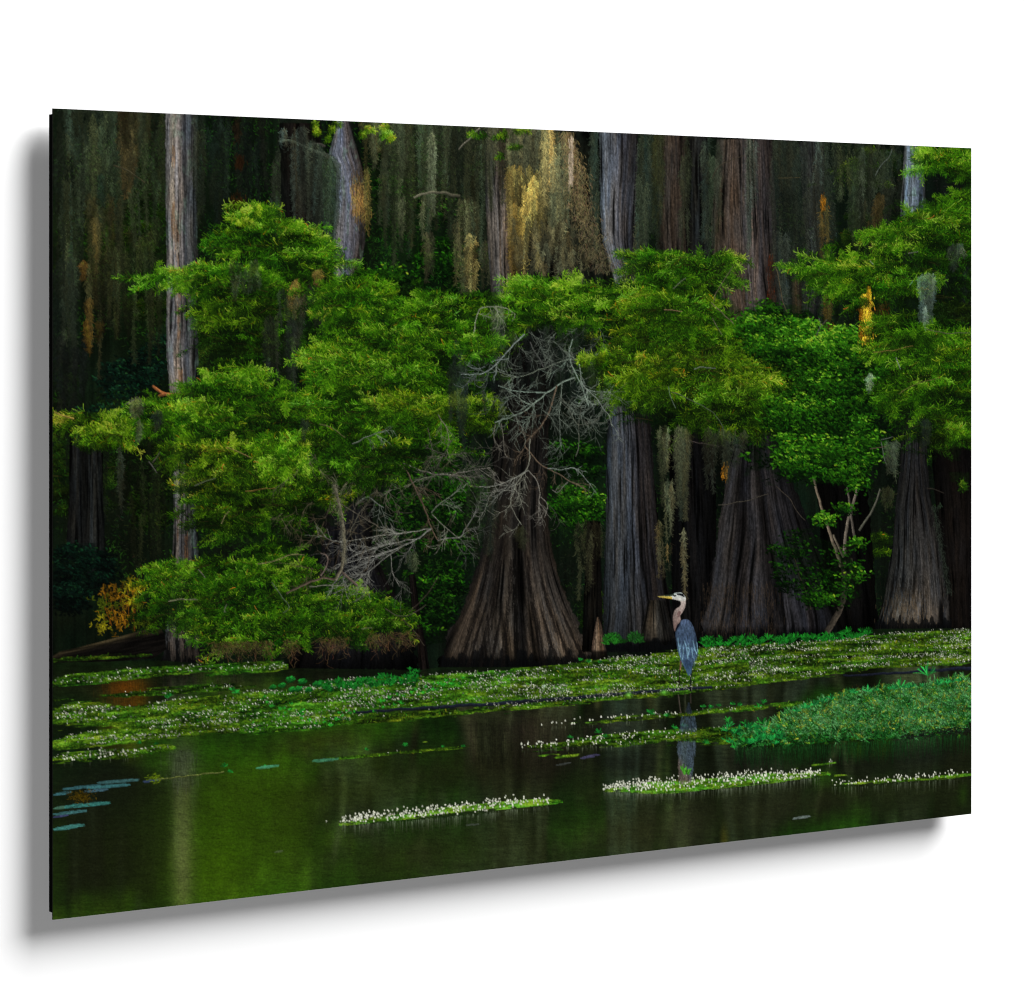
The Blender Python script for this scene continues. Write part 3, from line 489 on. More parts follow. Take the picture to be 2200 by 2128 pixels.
P_KNEE = part('printed_cypress_knee', 'small cypress knee beside the great flared trunk')
trunk([(1326, 1283, 1286), (1345, 1278, 1293), (1380, 1273, 1299), (1400, 1271, 1303), (1418, 1269, 1306)], P_KNEE, [(0, (50, 40, 34)), (.35, (128, 104, 80)), (.7, (92, 74, 58)), (1, (40, 32, 28))], k=1., nf=7, seed=41, vs=[(1326, .7), (1370, 1), (1396, 1), (1402, .25), (1418, .1)])
far([(1080, 700, 800), (1180, 690, 800), (1300, 670, 860), (1380, 640, 890), (1440, 612, 900)], 'dark mossy buttress under the low bush', [(0, (18, 16, 16)), (.4, (36, 36, 40)), (.7, (26, 26, 28)), (1, (14, 12, 12))], k=.85, nf=18, seed=43, vs=[(1080, .8), (1200, 1), (1380, .9), (1420, .4), (1440, .2)])
far([(1235, 878, 892), (1330, 886, 904), (1390, 896, 916), (1442, 900, 924)], 'thin leaning black trunk left of the great flared trunk', [(0, (10, 9, 8)), (.4, (28, 22, 20)), (1, (8, 7, 7))], k=.9, nf=5, seed=44)
P_LOG = part('printed_fallen_log', 'dark fallen log at the left border by the water')
sl, M = mask([(113, 1404), (180, 1389), (250, 1370), (310, 1354), (352, 1346), (360, 1412), (240, 1422), (113, 1432)], 1)
v = .25 + .8 * vn(XT[sl] / 30 + YT[sl] / 40, (YT[sl] + XT[sl] * .2) / 3, 61); edge = sstep(16, 2, YT[sl] - np.interp(XT[sl], [113, 250, 352], [1404, 1370, 1346]))
C[sl] = np.where(M[..., None], col(16, 14, 12) * v[..., None] + col(46, 40, 24) * (edge * v)[..., None], C[sl]); ID[sl][M] = P_LOG
# sapling stems
P_SAP = part('printed_sapling', 'forked pale sapling in front of the broad dark trunk')
for pts, w0, w1, c in [([(1807, 1220), (1795, 1180), (1775, 1121), (1762, 1080), (1746, 1025)], 6, 3.5, (112, 100, 84)), ([(1814, 1190), (1818, 1140), (1827, 1100), (1838, 1065), (1845, 1046)], 6, 4, (104, 96, 84)), ([(1836, 1152), (1828, 1100), (1817, 1030)], 4.5, 2.5, (84, 78, 70)), ([(1812, 1196), (1800, 1170), (1790, 1150)], 4, 3, (96, 88, 74)),
                       ([(1812, 1205), (1814, 1240), (1812, 1290), (1800, 1322), (1776, 1358)], 11, 12, (58, 52, 44)), ([(1830, 1200), (1826, 1230), (1818, 1270)], 4, 4, (50, 46, 38)), ([(1847, 1139), (1868, 1108), (1884, 1075), (1891, 1050)], 4, 2.4, (84, 84, 72)), ([(1700, 1180), (1712, 1220), (1730, 1270), (1742, 1310)], 1.6, 1.2, (64, 58, 40))]:
    line(pts, w0, w1, c, pid=P_SAP)
# ---- 4. leaves, dark ones first
def leafpart(label, name='printed_foliage'): return part(name, label)
P_MID = leafpart('half shaded green sprays filling the gaps between the bright boughs')
for i, (pg, n, st, b) in enumerate([
    ([(420, 600), (560, 640), (640, 660), (700, 600), (800, 580), (1000, 640), (1040, 700), (1040, 860), (900, 900), (740, 880), (560, 860), (470, 800), (430, 700)], 2600, GREEN, .24),
    ([(380, 880), (560, 860), (760, 880), (960, 900), (1010, 960), (960, 1010), (800, 1020), (700, 1080), (600, 1120), (470, 1150), (430, 1100), (400, 1000)], 2600, GREEN, .26),
    ([(430, 1110), (520, 1080), (600, 1060), (660, 1130), (640, 1200), (500, 1190)], 400, GREEN, .26),
    ([(1090, 640), (1300, 620), (1560, 620), (1640, 760), (1760, 820), (1640, 940), (1480, 940), (1300, 860), (1240, 740)], 2200, GREEN, .24),
    ([(1560, 700), (1700, 640), (1900, 740), (1960, 900), (1880, 1010), (1720, 1050), (1560, 960)], 900, BROAD, .24),
    ([(1700, 560), (1900, 480), (2086, 400), (2086, 660), (1960, 700), (1800, 660)], 1300, GREEN, .2), ([(1860, 700), (2086, 660), (2086, 1000), (1980, 960), (1880, 880)], 1300, GREEN, .22)]):
    foliage(pg, P_MID, n, st, base=b, top=.06, seed=800 + i, fill=.34, kind='broad' if st is BROAD else 'needle', ragged=1.5, leaf=(5, 10))
P_BUSHD = leafpart('dark blue green bush at the left border by the water', 'printed_bush')
foliage(Z(100, 820, [(40, 960), (200, 940), (380, 1000), (400, 1180), (260, 1250), (240, 1330), (40, 1330)]), P_BUSHD, 500, TEAL, base=.26, top=.05, seed=330, kind='broad', fill=.6, leaf=(4, 8))
foliage(Z(100, 820, [(200, 150), (480, 150), (480, 210), (240, 215)]), P_BUSHD, 70, TEAL, base=.4, top=.1, seed=331, kind='broad', fill=.3, leaf=(4, 8))
# small lit bush
foliage(Z(1650, 750, [(180, 1280), (560, 1500), (720, 1640), (640, 1900), (200, 1900), (0, 1560)], .29), P_MID, 300, BROAD, base=.24, top=.1, seed=333, kind='broad', fill=.35, leaf=(4, 9))
P_YB = leafpart('small bush lit yellow and orange above the log', 'printed_bush')
r = np.random.RandomState(19)
for x, y0, y1 in [(288, 1260, 1356), (278, 1270, 1346), (240, 1285, 1340), (262, 1290, 1345), (250, 1300, 1350), (296, 1262, 1320), (228, 1262, 1300), (270, 1300, 1350), (232, 1300, 1345)]:
    line([(x + r.randn() * 5, y1), (x, (y0 + y1) / 2), (x + r.randn() * 8, y0)], 1.4, .7, (120, 70, 18), (120, 76, 20), pid=P_YB, a=.8)
for x, y, rx, ry, n, st in [(238, 1272, 22, 18, 40, 1), (292, 1262, 26, 16, 60, 0), (262, 1300, 34, 20, 40, 1), (300, 1305, 28, 26, 50, 2), (222, 1345, 14, 14, 34, 0), (250, 1330, 30, 16, 34, 1), (322, 1325, 16, 22, 40, 2), (278, 1290, 12, 10, 20, 0), (225, 1300, 20, 24, 40, 2), (306, 1340, 24, 12, 30, 2)]:
    lx = x + r.randn(n) * rx * .6; ly = y + r.randn(n) * ry * .6
    n = len(lx); cc = [col(146, 138, 22), col(140, 98, 18), col(70, 84, 14)][st] * r.uniform(.2, 1.1, (n, 1))
    for o in (-1, 0, 1): strokes(lx, ly + o, r.uniform(0, 6.28, n), r.uniform(4, 8, n), cc, w=2, curve=.6, pid=P_YB)

P_U1 = leafpart('layered green sprays beside the pale trunk, upper left of the print')
foliage(Z(100, 220, [(1120, 690), (1100, 640), (1180, 590), (1250, 620), (1270, 660), (1340, 650), (1350, 690), (1430, 700), (1470, 740), (1580, 740), (1560, 800), (1640, 850), (1740, 880), (1720, 940), (1600, 980), (1500, 1000), (1400, 1040), (1200, 1060), (1100, 1000), (1180, 900), (1080, 860), (960, 820), (1050, 770)]), P_U1, 1500, GREEN,
        base=.38, top=.16, td=40, seed=340, lights=[(535, 452, 26, 26, .28), (548, 490, 24, 10, .3), (700, 550, 50, 22, .2), (610, 480, 50, 20, .1), (490, 525, 40, 16, .12), (640, 500, 40, 15, .08), (600, 590, 90, 20, -.15)])
foliage(Z(100, 220, [(1130, 600), (1260, 610), (1260, 720), (1160, 760), (1100, 700)]), P_U1, 60, OLIVE, base=.66, seed=341, fill=0, leaf=(6, 10), stem=(8, 18))
foliage(Z(100, 220, [(555, 1010), (580, 965), (700, 995), (880, 955), (1080, 950), (1180, 960), (1250, 1020), (1400, 1050), (1420, 1140), (1200, 1150), (1050, 1130), (950, 1090), (820, 1080), (720, 1050), (640, 1040)]), P_U1, 1000, GREEN,
        base=.42, top=.2, td=25, seed=342, lights=[(360, 590, 60, 20, .12), (440, 590, 60, 14, .1), (560, 620, 60, 30, -.06)])
foliage(Z(100, 220, [(1000, 1150), (1250, 1150), (1420, 1160), (1380, 1240), (1180, 1290), (1000, 1300), (910, 1250)]), P_U1, 500, OLIVE, base=.3, top=.1, seed=343, fill=.5)
P_MOSSD = part('printed_moss_curtain', 'ochre and grey moss under the upper left sprays')
for (x0, x1, y0, y1, n, c, ln, sg) in [(626, 640, 600, 620, 22, (120, 92, 46), (30, 80), 4), (646, 652, 620, 640, 8, (112, 84, 44), (20, 50), 3), (676, 690, 580, 595, 16, (90, 72, 38), (20, 50), 4), (600, 700, 620, 650, 26, (40, 44, 34), (50, 150), 4), (560, 640, 680, 740, 24, (32, 35, 30), (60, 180), 4), (480, 560, 560, 600, 30, (40, 46, 34), (30, 70), 4)]:
    moss(x0, x1, y0, y1, P_MOSSD, n, c, ln, sg, seed=int(x0 + y0))
P_U2 = leafpart('bright fine needled crown mass, centre left of the print')
foliage(Z(780, 500, [(-300, 690), (-200, 620), (-130, 560), (-80, 440), (0, 380), (100, 540), (200, 520), (300, 400), (330, 380), (500, 350), (620, 370), (740, 340), (850, 390), (870, 560), (780, 700), (640, 770), (580, 720), (560, 820), (520, 880), (420, 900), (330, 960), (200, 960), (100, 940), (0, 940), (-160, 900), (-300, 860), (-200, 780)]), P_U2, 5200, GREEN,
        base=.47, top=.16, td=50, seed=350, lights=[(760, 760, 90, 60, .12), (900, 690, 80, 40, .06), (650, 780, 60, 40, .03), (1000, 670, 60, 40, .03), (880, 790, 70, 40, .06), (960, 770, 60, 50, -.18), (820, 700, 40, 30, -.14), (700, 850, 90, 30, -.1), (820, 640, 26, 40, -.2)])
foliage(Z(780, 500, [(-100, 300), (20, 220), (110, 320), (130, 440), (60, 520), (-60, 420)]), P_U2, 420, GREEN, base=.4, seed=351, top=.1)
foliage(Z(550, 200, [(420, 1480), (570, 1420), (660, 1420), (760, 1300), (870, 1330), (960, 1420), (900, 1560), (700, 1700), (500, 1640)], .29), P_U2, 700, GREEN, base=.4, seed=352, top=.14)
P_U2B = leafpart('yellow green drooping lobe below the crown mass, centre left of the print')
foliage(Z(780, 500, [(130, 960), (330, 945), (440, 955), (600, 975), (700, 945), (770, 945), (780, 1040), (740, 1120), (620, 1150), (500, 1100), (400, 1070), (300, 1120), (150, 1120), (60, 1040)]), P_U2B, 1500, OLIVE, base=.42, top=.24, td=30, seed=353, ang=.5, lights=[(960, 880, 90, 20, .1), (860, 930, 60, 20, -.05)])
foliage(Z(780, 500, [(-120, 880), (150, 1120), (400, 1080), (520, 1180), (460, 1240), (260, 1230), (100, 1290), (-40, 1240), (-160, 1100)]), P_U2B, 1000, GREEN, base=.32, top=.05, seed=354)
P_UD = leafpart('golden green sprays low at the left border of the print')
foliage(Z(100, 820, [(60, 185), (160, 190), (300, 185), (420, 210), (520, 265), (500, 310), (430, 330), (360, 345), (280, 310), (180, 235), (80, 215)]), P_UD, 620, OLIVE, base=.5, top=.16, td=26, seed=360, ang=.4)
foliage(Z(100, 820, [(270, 300), (430, 330), (440, 380), (300, 420), (220, 360)]), P_UD, 160, OLIVE, base=.22, seed=361, fill=.4)
line(Z(100, 820, [(45, 175), (80, 195), (160, 218)]), 2, 3, (150, 130, 60), pid=P_UD)
P_U3 = leafpart('wide layered sprays around the pale trunk, left of the print')
foliage(Z(100, 820, [(510, 130), (620, 110), (800, 60), (820, 10), (1000, -20), (1150, -60), (1225, -90), (1215, 20), (1240, 60), (1440, 60), (1570, 110), (1540, 200), (1500, 320), (1400, 300), (1240, 290), (1200, 330), (1100, 320), (1000, 330), (850, 290), (800, 270), (760, 200), (600, 165)]), P_U3, 3000, GREEN,
        base=.4, top=.2, td=40, seed=362, lights=[(400, 878, 60, 18, .1), (350, 870, 50, 14, .14), (460, 900, 60, 26, .12), (560, 860, 70, 20, .05), (640, 930, 60, 30, -.1), (520, 925, 40, 10, -.2)])
foliage(Z(100, 820, [(520, 150), (760, 200), (790, 300), (640, 330), (530, 260)]), P_U3, 360, GREEN, base=.26, seed=363, fill=.5)
P_UL = leafpart('broad olive green drooping boughs, lower left of the print')
foliage(Z(100, 820, [(720, 410), (780, 320), (900, 330), (1000, 350), (1100, 360), (1250, 320), (1400, 290), (1500, 330), (1600, 420), (1750, 330), (1890, 340), (1890, 450), (1750, 560), (1700, 630), (1600, 720), (1500, 740), (1400, 670), (1330, 660), (1240, 800), (1100, 870), (960, 870), (900, 800), (860, 640), (870, 560), (830, 480)]), P_UL, 4600, OLIVE,
        base=.4, top=.16, td=50, seed=364, ang=.6, lights=[(480, 960, 60, 40, .12), (560, 1000, 110, 50, .05), (640, 1010, 90, 40, .05), (700, 1040, 60, 30, .1), (620, 1060, 50, 20, .08), (560, 1070, 70, 30, -.12), (480, 1060, 60, 50, -.08), (500, 1100, 40, 20, .1), (740, 960, 40, 24, -.18)])
foliage(Z(100, 820, [(1240, 330), (1400, 290), (1500, 330), (1560, 420), (1440, 520), (1280, 500)]), P_UL, 500, GREEN, base=.46, seed=365, fill=.3, ang=.7)
foliage(Z(100, 820, [(1560, 130), (1890, 280), (1896, 560), (1700, 640), (1560, 420)]), P_UL, 620, GREEN, base=.28, top=.05, seed=366, fill=.55)
P_LB = leafpart('low bright bush hanging over the water, lower left of the print', 'printed_bush')
foliage(Z(100, 820, [(610, 1070), (740, 1060), (860, 1110), (930, 1010), (1000, 1020), (1100, 1040), (1200, 950), (1380, 960), (1500, 1010), (1540, 1080), (1480, 1170), (1650, 1180), (1800, 1200), (1896, 1200), (1960, 1250), (2030, 1340), (2010, 1440), (1820, 1480), (1600, 1500), (1400, 1530), (1200, 1540), (1000, 1550), (940, 1500), (850, 1420), (760, 1390), (660, 1390), (630, 1330), (640, 1200)]), P_LB, 5200, GREEN,
        base=.43, top=.1, td=70, seed=370, ang=.7, leaf=(7, 14), lights=[(470, 1270, 110, 60, .06), (640, 1340, 110, 50, .05), (760, 1330, 70, 30, .05), (600, 1210, 80, 30, .03), (540, 1380, 80, 20, .08), (690, 1240, 40, 30, -.2), (480, 1210, 30, 20, -.1), (800, 1350, 50, 40, -.05), (600, 1290, 60, 20, -.08)])
r = np.random.RandomState(23); n = 1500; x = r.uniform(450, 890, n); x = x[vn(x / 26, x * 0, 66) > .38]; n = len(x); yb = np.interp(x, [450, 560, 700, 880], [1385, 1385, 1378, 1362])
strokes(x, yb + np.abs(r.randn(n)) * 16 - 8, 1.57 + r.randn(n) * .7, r.uniform(6, 22, n), col(104, 84, 52) * r.uniform(.2, 1.0, (n, 1)) * (1 + r.randn(n, 3) * .08), w=1, curve=r.randn(n) * .8, a=.7, pid=P_LB)
# canopy
P_CAN = leafpart('arching bright green canopy over the great flared trunk')
foliage(Z(780, 500, [(880, 560), (840, 470), (880, 380), (900, 290), (1000, 250), (1100, 270), (1250, 290), (1400, 320), (1500, 330), (1600, 280), (1700, 300), (1896, 320), (1990, 420), (2000, 700), (1900, 900), (1700, 1000), (1600, 1000), (1560, 960), (1420, 980), (1400, 900), (1320, 830), (1330, 780), (1400, 700), (1500, 700), (1610, 640), (1600, 560), (1550, 490), (1350, 520), (1280, 600), (1200, 540), (1050, 510), (950, 550)]), P_CAN, 4600, GREEN,
        base=.42, top=.2, td=60, seed=380, lights=[(1180, 640, 90, 30, .1), (1300, 650, 90, 26, .08), (1400, 660, 60, 30, .06), (1360, 800, 60, 30, .06), (1440, 740, 70, 40, .04), (1330, 690, 60, 20, -.1), (1420, 860, 80, 40, -.05), (1160, 690, 60, 14, -.1)])
foliage(Z(780, 500, [(1310, 790), (1420, 720), (1600, 700), (1700, 780), (1680, 960), (1560, 990), (1420, 970), (1400, 900)]), P_CAN, 700, OLIVE, base=.4, seed=381, fill=.3, top=.12)
P_CANT = leafpart('sharp bright tuft on top of the canopy, right of the blue grey trunk')
foliage(Z(1400, 300, [(-95, 690), (-60, 650), (0, 650), (80, 640), (150, 655), (250, 690), (330, 690), (400, 650), (460, 650), (440, 760), (380, 850), (330, 900), (200, 880), (60, 860), (-60, 820)]), P_CANT, 1100, GREEN, base=.4, top=.3, td=26, seed=382, lights=[(1420, 590, 60, 20, -.06), (1440, 630, 70, 20, -.14), (1520, 600, 40, 30, -.14)])
P_CANR = leafpart('olive right half of the canopy with a fringed lower edge')
foliage(Z(1400, 300, [(-60, 870), (60, 870), (200, 880), (330, 910), (400, 960), (360, 1000), (390, 1060), (470, 1100), (600, 1250), (750, 1330), (860, 1400), (800, 1480), (700, 1500), (600, 1560), (570, 1700), (450, 1750), (330, 1730), (200, 1640), (100, 1560), (0, 1500), (-160, 1420), (-120, 1200)]), P_CANR, 5600, OLIVE,
        base=.5, top=.1, td=60, seed=383, ang=.6, lights=[(1430, 670, 70, 30, .06), (1500, 740, 60, 40, .06), (1480, 820, 100, 30, .03), (1620, 800, 50, 30, .03), (1560, 880, 70, 30, -.08), (1480, 900, 100, 40, -.12), (1510, 690, 30, 20, -.18), (1450, 790, 60, 16, -.08)])
foliage(Z(1400, 300, [(-40, 900), (330, 920), (390, 1040), (500, 1130), (300, 1160), (0, 1100)]), P_CANR, 800, GREEN, base=.46, seed=384, fill=.2, top=.05)
P_BL = leafpart('dense broadleaf shrub between the canopy and the right border', 'printed_bush')
foliage(Z(1400, 300, [(490, 1030), (600, 1000), (620, 930), (650, 930), (740, 965), (760, 1040), (950, 1050), (1010, 1150), (1060, 1110), (1110, 1080), (1180, 1090), (1190, 1130), (1240, 1200), (1340, 1290), (1390, 1400), (1320, 1480), (1250, 1600), (1340, 1740), (1300, 1850), (1000, 1890), (800, 1800), (700, 1690), (640, 1570), (750, 1480), (860, 1400), (600, 1250), (500, 1130)]), P_BL, 2600, BROAD,
        base=.5, top=.12, td=50, seed=390, kind='broad', leaf=(4.5, 9), lights=[(1700, 700, 60, 30, .1), (1640, 690, 30, 20, .1), (1830, 720, 40, 26, .08), (1760, 780, 80, 40, .06), (1740, 870, 30, 20, .14), (1800, 860, 40, 40, .02), (1810, 920, 30, 40, -.25), (1690, 830, 40, 40, -.1), (1760, 940, 60, 30, -.02)])
foliage(Z(1650, 750, [(0, 700), (600, 600), (860, 620), (860, 760), (760, 900), (700, 1040), (560, 1000), (300, 960), (60, 900)], .29), P_BL, 480, BROAD, base=.42, seed=391, kind='broad', fill=.5, leaf=(4.5, 9), lights=[(1765, 1000, 50, 12, .12)])
for pg, n in [([(350, 1200), (500, 1220), (480, 1290), (360, 1280)], 40), ([(510, 1160), (620, 1140), (620, 1220), (540, 1220)], 30), ([(590, 1410), (700, 1400), (680, 1470), (600, 1480)], 24), ([(370, 1780), (500, 1780), (500, 1880), (380, 1890)], 30), ([(620, 1620), (700, 1600), (680, 1700), (640, 1690)], 14), ([(560, 940), (740, 930), (740, 1030), (600, 1040)], 40)]:
    foliage(Z(1650, 750, pg, .29), P_BL, n, BROAD, base=.32, seed=392 + n, kind='broad', fill=.2, leaf=(4, 8))
P_R1 = leafpart('feathery sprays crossing the pale blue grey trunk at the right border')
foliage(Z(1400, 300, [(780, 735), (880, 740), (960, 715), (1100, 690), (1280, 680), (1400, 690), (1360, 600), (1270, 540), (1300, 515), (1420, 530), (1410, 460), (1500, 430), (1640, 400), (1720, 370), (1740, 320), (1800, 300), (1862, 260), (1862, 560), (1862, 700), (1700, 730), (1600, 760), (1560, 830), (1480, 900), (1420, 880), (1300, 860), (1240, 900), (1150, 920), (1080, 840), (950, 800), (880, 800), (820, 760)]), P_R1, 3400, GREEN,
        base=.42, top=.12, td=40, seed=400, fill=.68, lights=[(1990, 470, 50, 18, .2), (2040, 420, 40, 26, .12), (1880, 570, 70, 14, .14), (1780, 575, 60, 14, .18), (1940, 520, 60, 16, .16), (2050, 520, 50, 40, .06), (1950, 545, 24, 14, -.3), (1850, 620, 60, 20, .04), (2060, 600, 40, 40, -.2), (1900, 555, 50, 12, -.12)])
P_GOLD = part('printed_sunlit_trunk', 'golden sunlit strip of a far trunk among the leaves')
n = 700; r = np.random.RandomState(8); gy = 632 + 106 * r.rand(n); gx = 1862 + r.randn(n) * 6 + (gy - 690) * .01
strokes(gx, gy, 1.57 + r.randn(n) * .35, r.uniform(3, 9, n), col(240, 196, 50) * r.uniform(.4, 1.05, (n, 1)) * (1 + r.randn(n, 3) * .05), w=2, pid=P_GOLD)
n = 120; strokes(1851 + r.randn(n) * 3, r.uniform(640, 730, n), 1.57 + r.randn(n) * .35, r.uniform(3, 8, n), col(150, 96, 16) * r.uniform(.2, 1, (n, 1)), w=2, pid=P_GOLD)
n = 60; strokes(1866 + r.randn(n) * 2, r.uniform(615, 645, n), 1.57 + r.randn(n) * .35, r.uniform(3, 8, n), col(214, 166, 34) * r.uniform(.3, 1, (n, 1)), w=2, pid=P_GOLD)

foliage([(1835, 600), (1890, 600), (1885, 650), (1840, 655)], P_R1, 60, GREEN, base=.4, seed=406, fill=0, ragged=0); foliage([(1842, 690), (1870, 690), (1880, 760), (1845, 760)], P_R1, 26, GREEN, base=.3, seed=407, fill=0, ragged=0)
P_R2 = leafpart('sprays at the right border below the moss tail')
foliage(Z(1400, 300, [(1300, 1240), (1400, 1220), (1600, 1200), (1740, 1130), (1862, 1110), (1862, 1740), (1750, 1720), (1620, 1680), (1600, 1600), (1500, 1560), (1350, 1560), (1320, 1500), (1420, 1400), (1620, 1310), (1500, 1280), (1320, 1270)]), P_R2, 2600, GREEN,
        base=.42, top=.14, td=40, seed=401, fill=.6, lights=[(2050, 770, 50, 30, .14), (1930, 760, 70, 12, .12), (2000, 820, 70, 20, .1), (1950, 860, 60, 20, .12), (2040, 850, 30, 20, -.22), (1940, 800, 40, 12, -.2), (2060, 920, 30, 40, -.05)])
foliage(Z(1400, 300, [(1310, 1050), (1500, 1030), (1600, 1110), (1740, 1140), (1500, 1190), (1320, 1210)]), P_R2, 380, GREEN, base=.3, seed=402, fill=.5)
foliage(Z(1650, 750, [(1200, 580), (1400, 560), (1500, 640), (1300, 700), (1220, 650)], .29), P_R2, 110, OLIVE, base=.42, seed=403, fill=.2)
foliage(Z(1650, 750, [(1320, 940), (1480, 900), (1490, 990), (1420, 1020)], .29), P_R2, 60, BROAD, base=.45, seed=404, fill=.2)
P_R0 = leafpart('bright spray in the upper right corner of the print')
foliage(Z(1400, 300, [(1570, 70), (1700, 45), (1862, 60), (1862, 240), (1800, 220), (1740, 140), (1660, 200), (1570, 160)]), P_R0, 640, GREEN, base=.4, seed=405, lights=[(2060, 340, 36, 20, .16), (1990, 325, 30, 10, .08), (2030, 365, 20, 20, -.1)])
P_T0 = leafpart('small yellow sprays along the top border above the fluted trunk')
for pg, n, b in [([(370, 200), (460, 210), (420, 330), (370, 370)], 40, .42), ([(460, 210), (600, 220), (560, 330), (500, 370)], 50, .4), ([(680, 220), (880, 230), (860, 330), (760, 300)], 60, .45), ([(880, 235), (1080, 245), (1070, 270), (960, 300), (900, 360), (870, 300)], 90, .6), ([(1600, 290), (1720, 280), (1720, 400), (1620, 400)], 50, .44), ([(1780, 260), (2060, 270), (2040, 420), (1800, 420)], 70, .36)]:
    foliage(Z(550, 200, pg, .29), P_T0, n, OLIVE, base=b, seed=410 + n, fill=0, leaf=(5, 11))
# ---- 5. bare twigs, pale branches, front moss
P_BR1 = part('printed_bare_branches', 'bare pale grey branches hanging in front of the great trunk')
r = np.random.RandomState(31)
moss(970, 1060, 730, 860, P_BR1, 24, (36, 42, 38), (60, 170), 5, seed=90); moss(1062, 1078, 660, 680, P_BR1, 16, (88, 96, 80), (70, 190), 3.4, seed=91); moss(1080, 1300, 700, 760, P_BR1, 80, (22, 27, 23), (60, 200), 6, seed=92)
moss(1000, 1060, 1000, 1100, P_BR1, 36, (34, 40, 30), (60, 170), 5, seed=93)
B = lambda p: Z(780, 500, p)
for pts, w0, w1, c in [
    (B([(935, 590), (870, 660), (800, 740), (740, 800), (680, 830), (570, 820)]), 3, 1.6, (150, 164, 156)), (B([(850, 735), (760, 745), (700, 790), (640, 790), (600, 770)]), 2, 1.2, (130, 142, 136)), (B([(640, 600), (670, 460), (700, 430), (770, 430), (830, 440)]), 2.2, 1.4, (160, 166, 140)), (B([(660, 600), (675, 650)]), 1.6, 1.2, (130, 130, 110)),
    (B([(1380, 700), (1300, 735), (1180, 735), (1050, 790), (940, 830), (860, 850), (820, 890)]), 2, 1.4, (126, 136, 118)), (B([(1230, 840), (1140, 880), (1060, 940), (980, 1010), (900, 1060), (770, 1105)]), 4, 1.6, (146, 164, 146)), (B([(1060, 930), (960, 930), (860, 920), (790, 890)]), 2.6, 1.3, (138, 158, 142)), (B([(1220, 620), (1195, 680), (1200, 740), (1240, 830), (1280, 910), (1310, 1010)]), 3, 1.6, (140, 160, 142)),
    (B([(1250, 740), (1270, 830), (1270, 890), (1330, 930), (1430, 930)]), 2.4, 1.2, (150, 164, 150)), (B([(1280, 890), (1350, 950), (1400, 1030), (1440, 1080), (1450, 1130)]), 2.2, 1.2, (140, 150, 136)), (B([(1130, 890), (1100, 990), (1060, 1090), (1010, 1160), (950, 1210), (935, 1240), (960, 1270), (1050, 1370), (1140, 1400), (1200, 1450), (1290, 1490)]), 4.6, 2.2, (112, 96, 78)), (B([(970, 1200), (970, 1300), (960, 1380), (890, 1450), (880, 1500), (850, 1580), (880, 1640), (920, 1700)]), 2.8, 1.3, (140, 140, 124)),
    (B([(960, 1380), (860, 1440), (760, 1480), (680, 1475)]), 2.4, 1.2, (150, 152, 140)), (B([(960, 1385), (1010, 1440), (1030, 1530), (1020, 1600), (1025, 1660)]), 2.4, 1.2, (144, 140, 128)), (B([(1030, 1540), (1080, 1580), (1055, 1660)]), 1.6, 1.0, (140, 136, 124)), (B([(1070, 1370), (1180, 1385), (1230, 1360), (1310, 1450)]), 1.8, 1.0, (140, 150, 140)), (B([(1190, 1450), (1130, 1520), (1100, 1500)]), 1.6, 1.0, (136, 136, 124)), (B([(880, 1500), (760, 1500), (720, 1560)]), 1.8, 1.0, (132, 132, 120)),
    (B([(970, 640), (1000, 690), (1050, 780)]), 2.6, 2, (96, 96, 92)), (B([(1160, 870), (1150, 980), (1140, 1080), (1150, 1250)]), 2.2, 1.1, (120, 132, 118)), (B([(1240, 1300), (1260, 1230), (1255, 1120), (1270, 1010)]), 1.5, 1.0, (110, 112, 98)), (B([(800, 1110), (820, 1180), (820, 1280), (840, 1310)]), 1.6, 1, (130, 126, 112)), (B([(770, 1110), (760, 1180), (770, 1230)]), 1.5, 1, (130, 126, 112))]:
    x, y = line(pts, w0 * .55, w1 * .5, [v * .9 for v in c], pid=P_BR1)
    for k in range(int(len(x) / 46)):
        i = r.randint(len(x) // 6, len(x)); dx = x[min(i + 3, len(x) - 1)] - x[i - 3]; dy = y[min(i + 3, len(x) - 1)] - y[i - 3]
        k_ = r.uniform(.55, 1.1); a = np.arctan2(dy, dx) + r.choice([-1, 1]) * r.uniform(.4, 1.1); a = a * .65 + .35 * (1.57 if r.rand() < .7 else a)
        twigs(x[i], y[i], a, r.uniform(18, 64), 1, [v * k_ for v in c], P_BR1, r, w=.8, bend=.6, alpha=.8)
for i in range(70):
    x0, y0 = r.uniform(1070, 1320), r.uniform(700, 960); g_ = r.uniform(.55, 1.15); twigs(x0, y0, 1.57 + r.choice([-1, 1]) * r.uniform(.2, .9), r.uniform(24, 70), 1, [v * g_ for v in (120, 130, 116)], P_BR1, r, w=.8, bend=r.randn() * .5, alpha=.7)
P_BR2 = part('printed_bare_branches', 'tangle of bare pale twigs above the low bush')
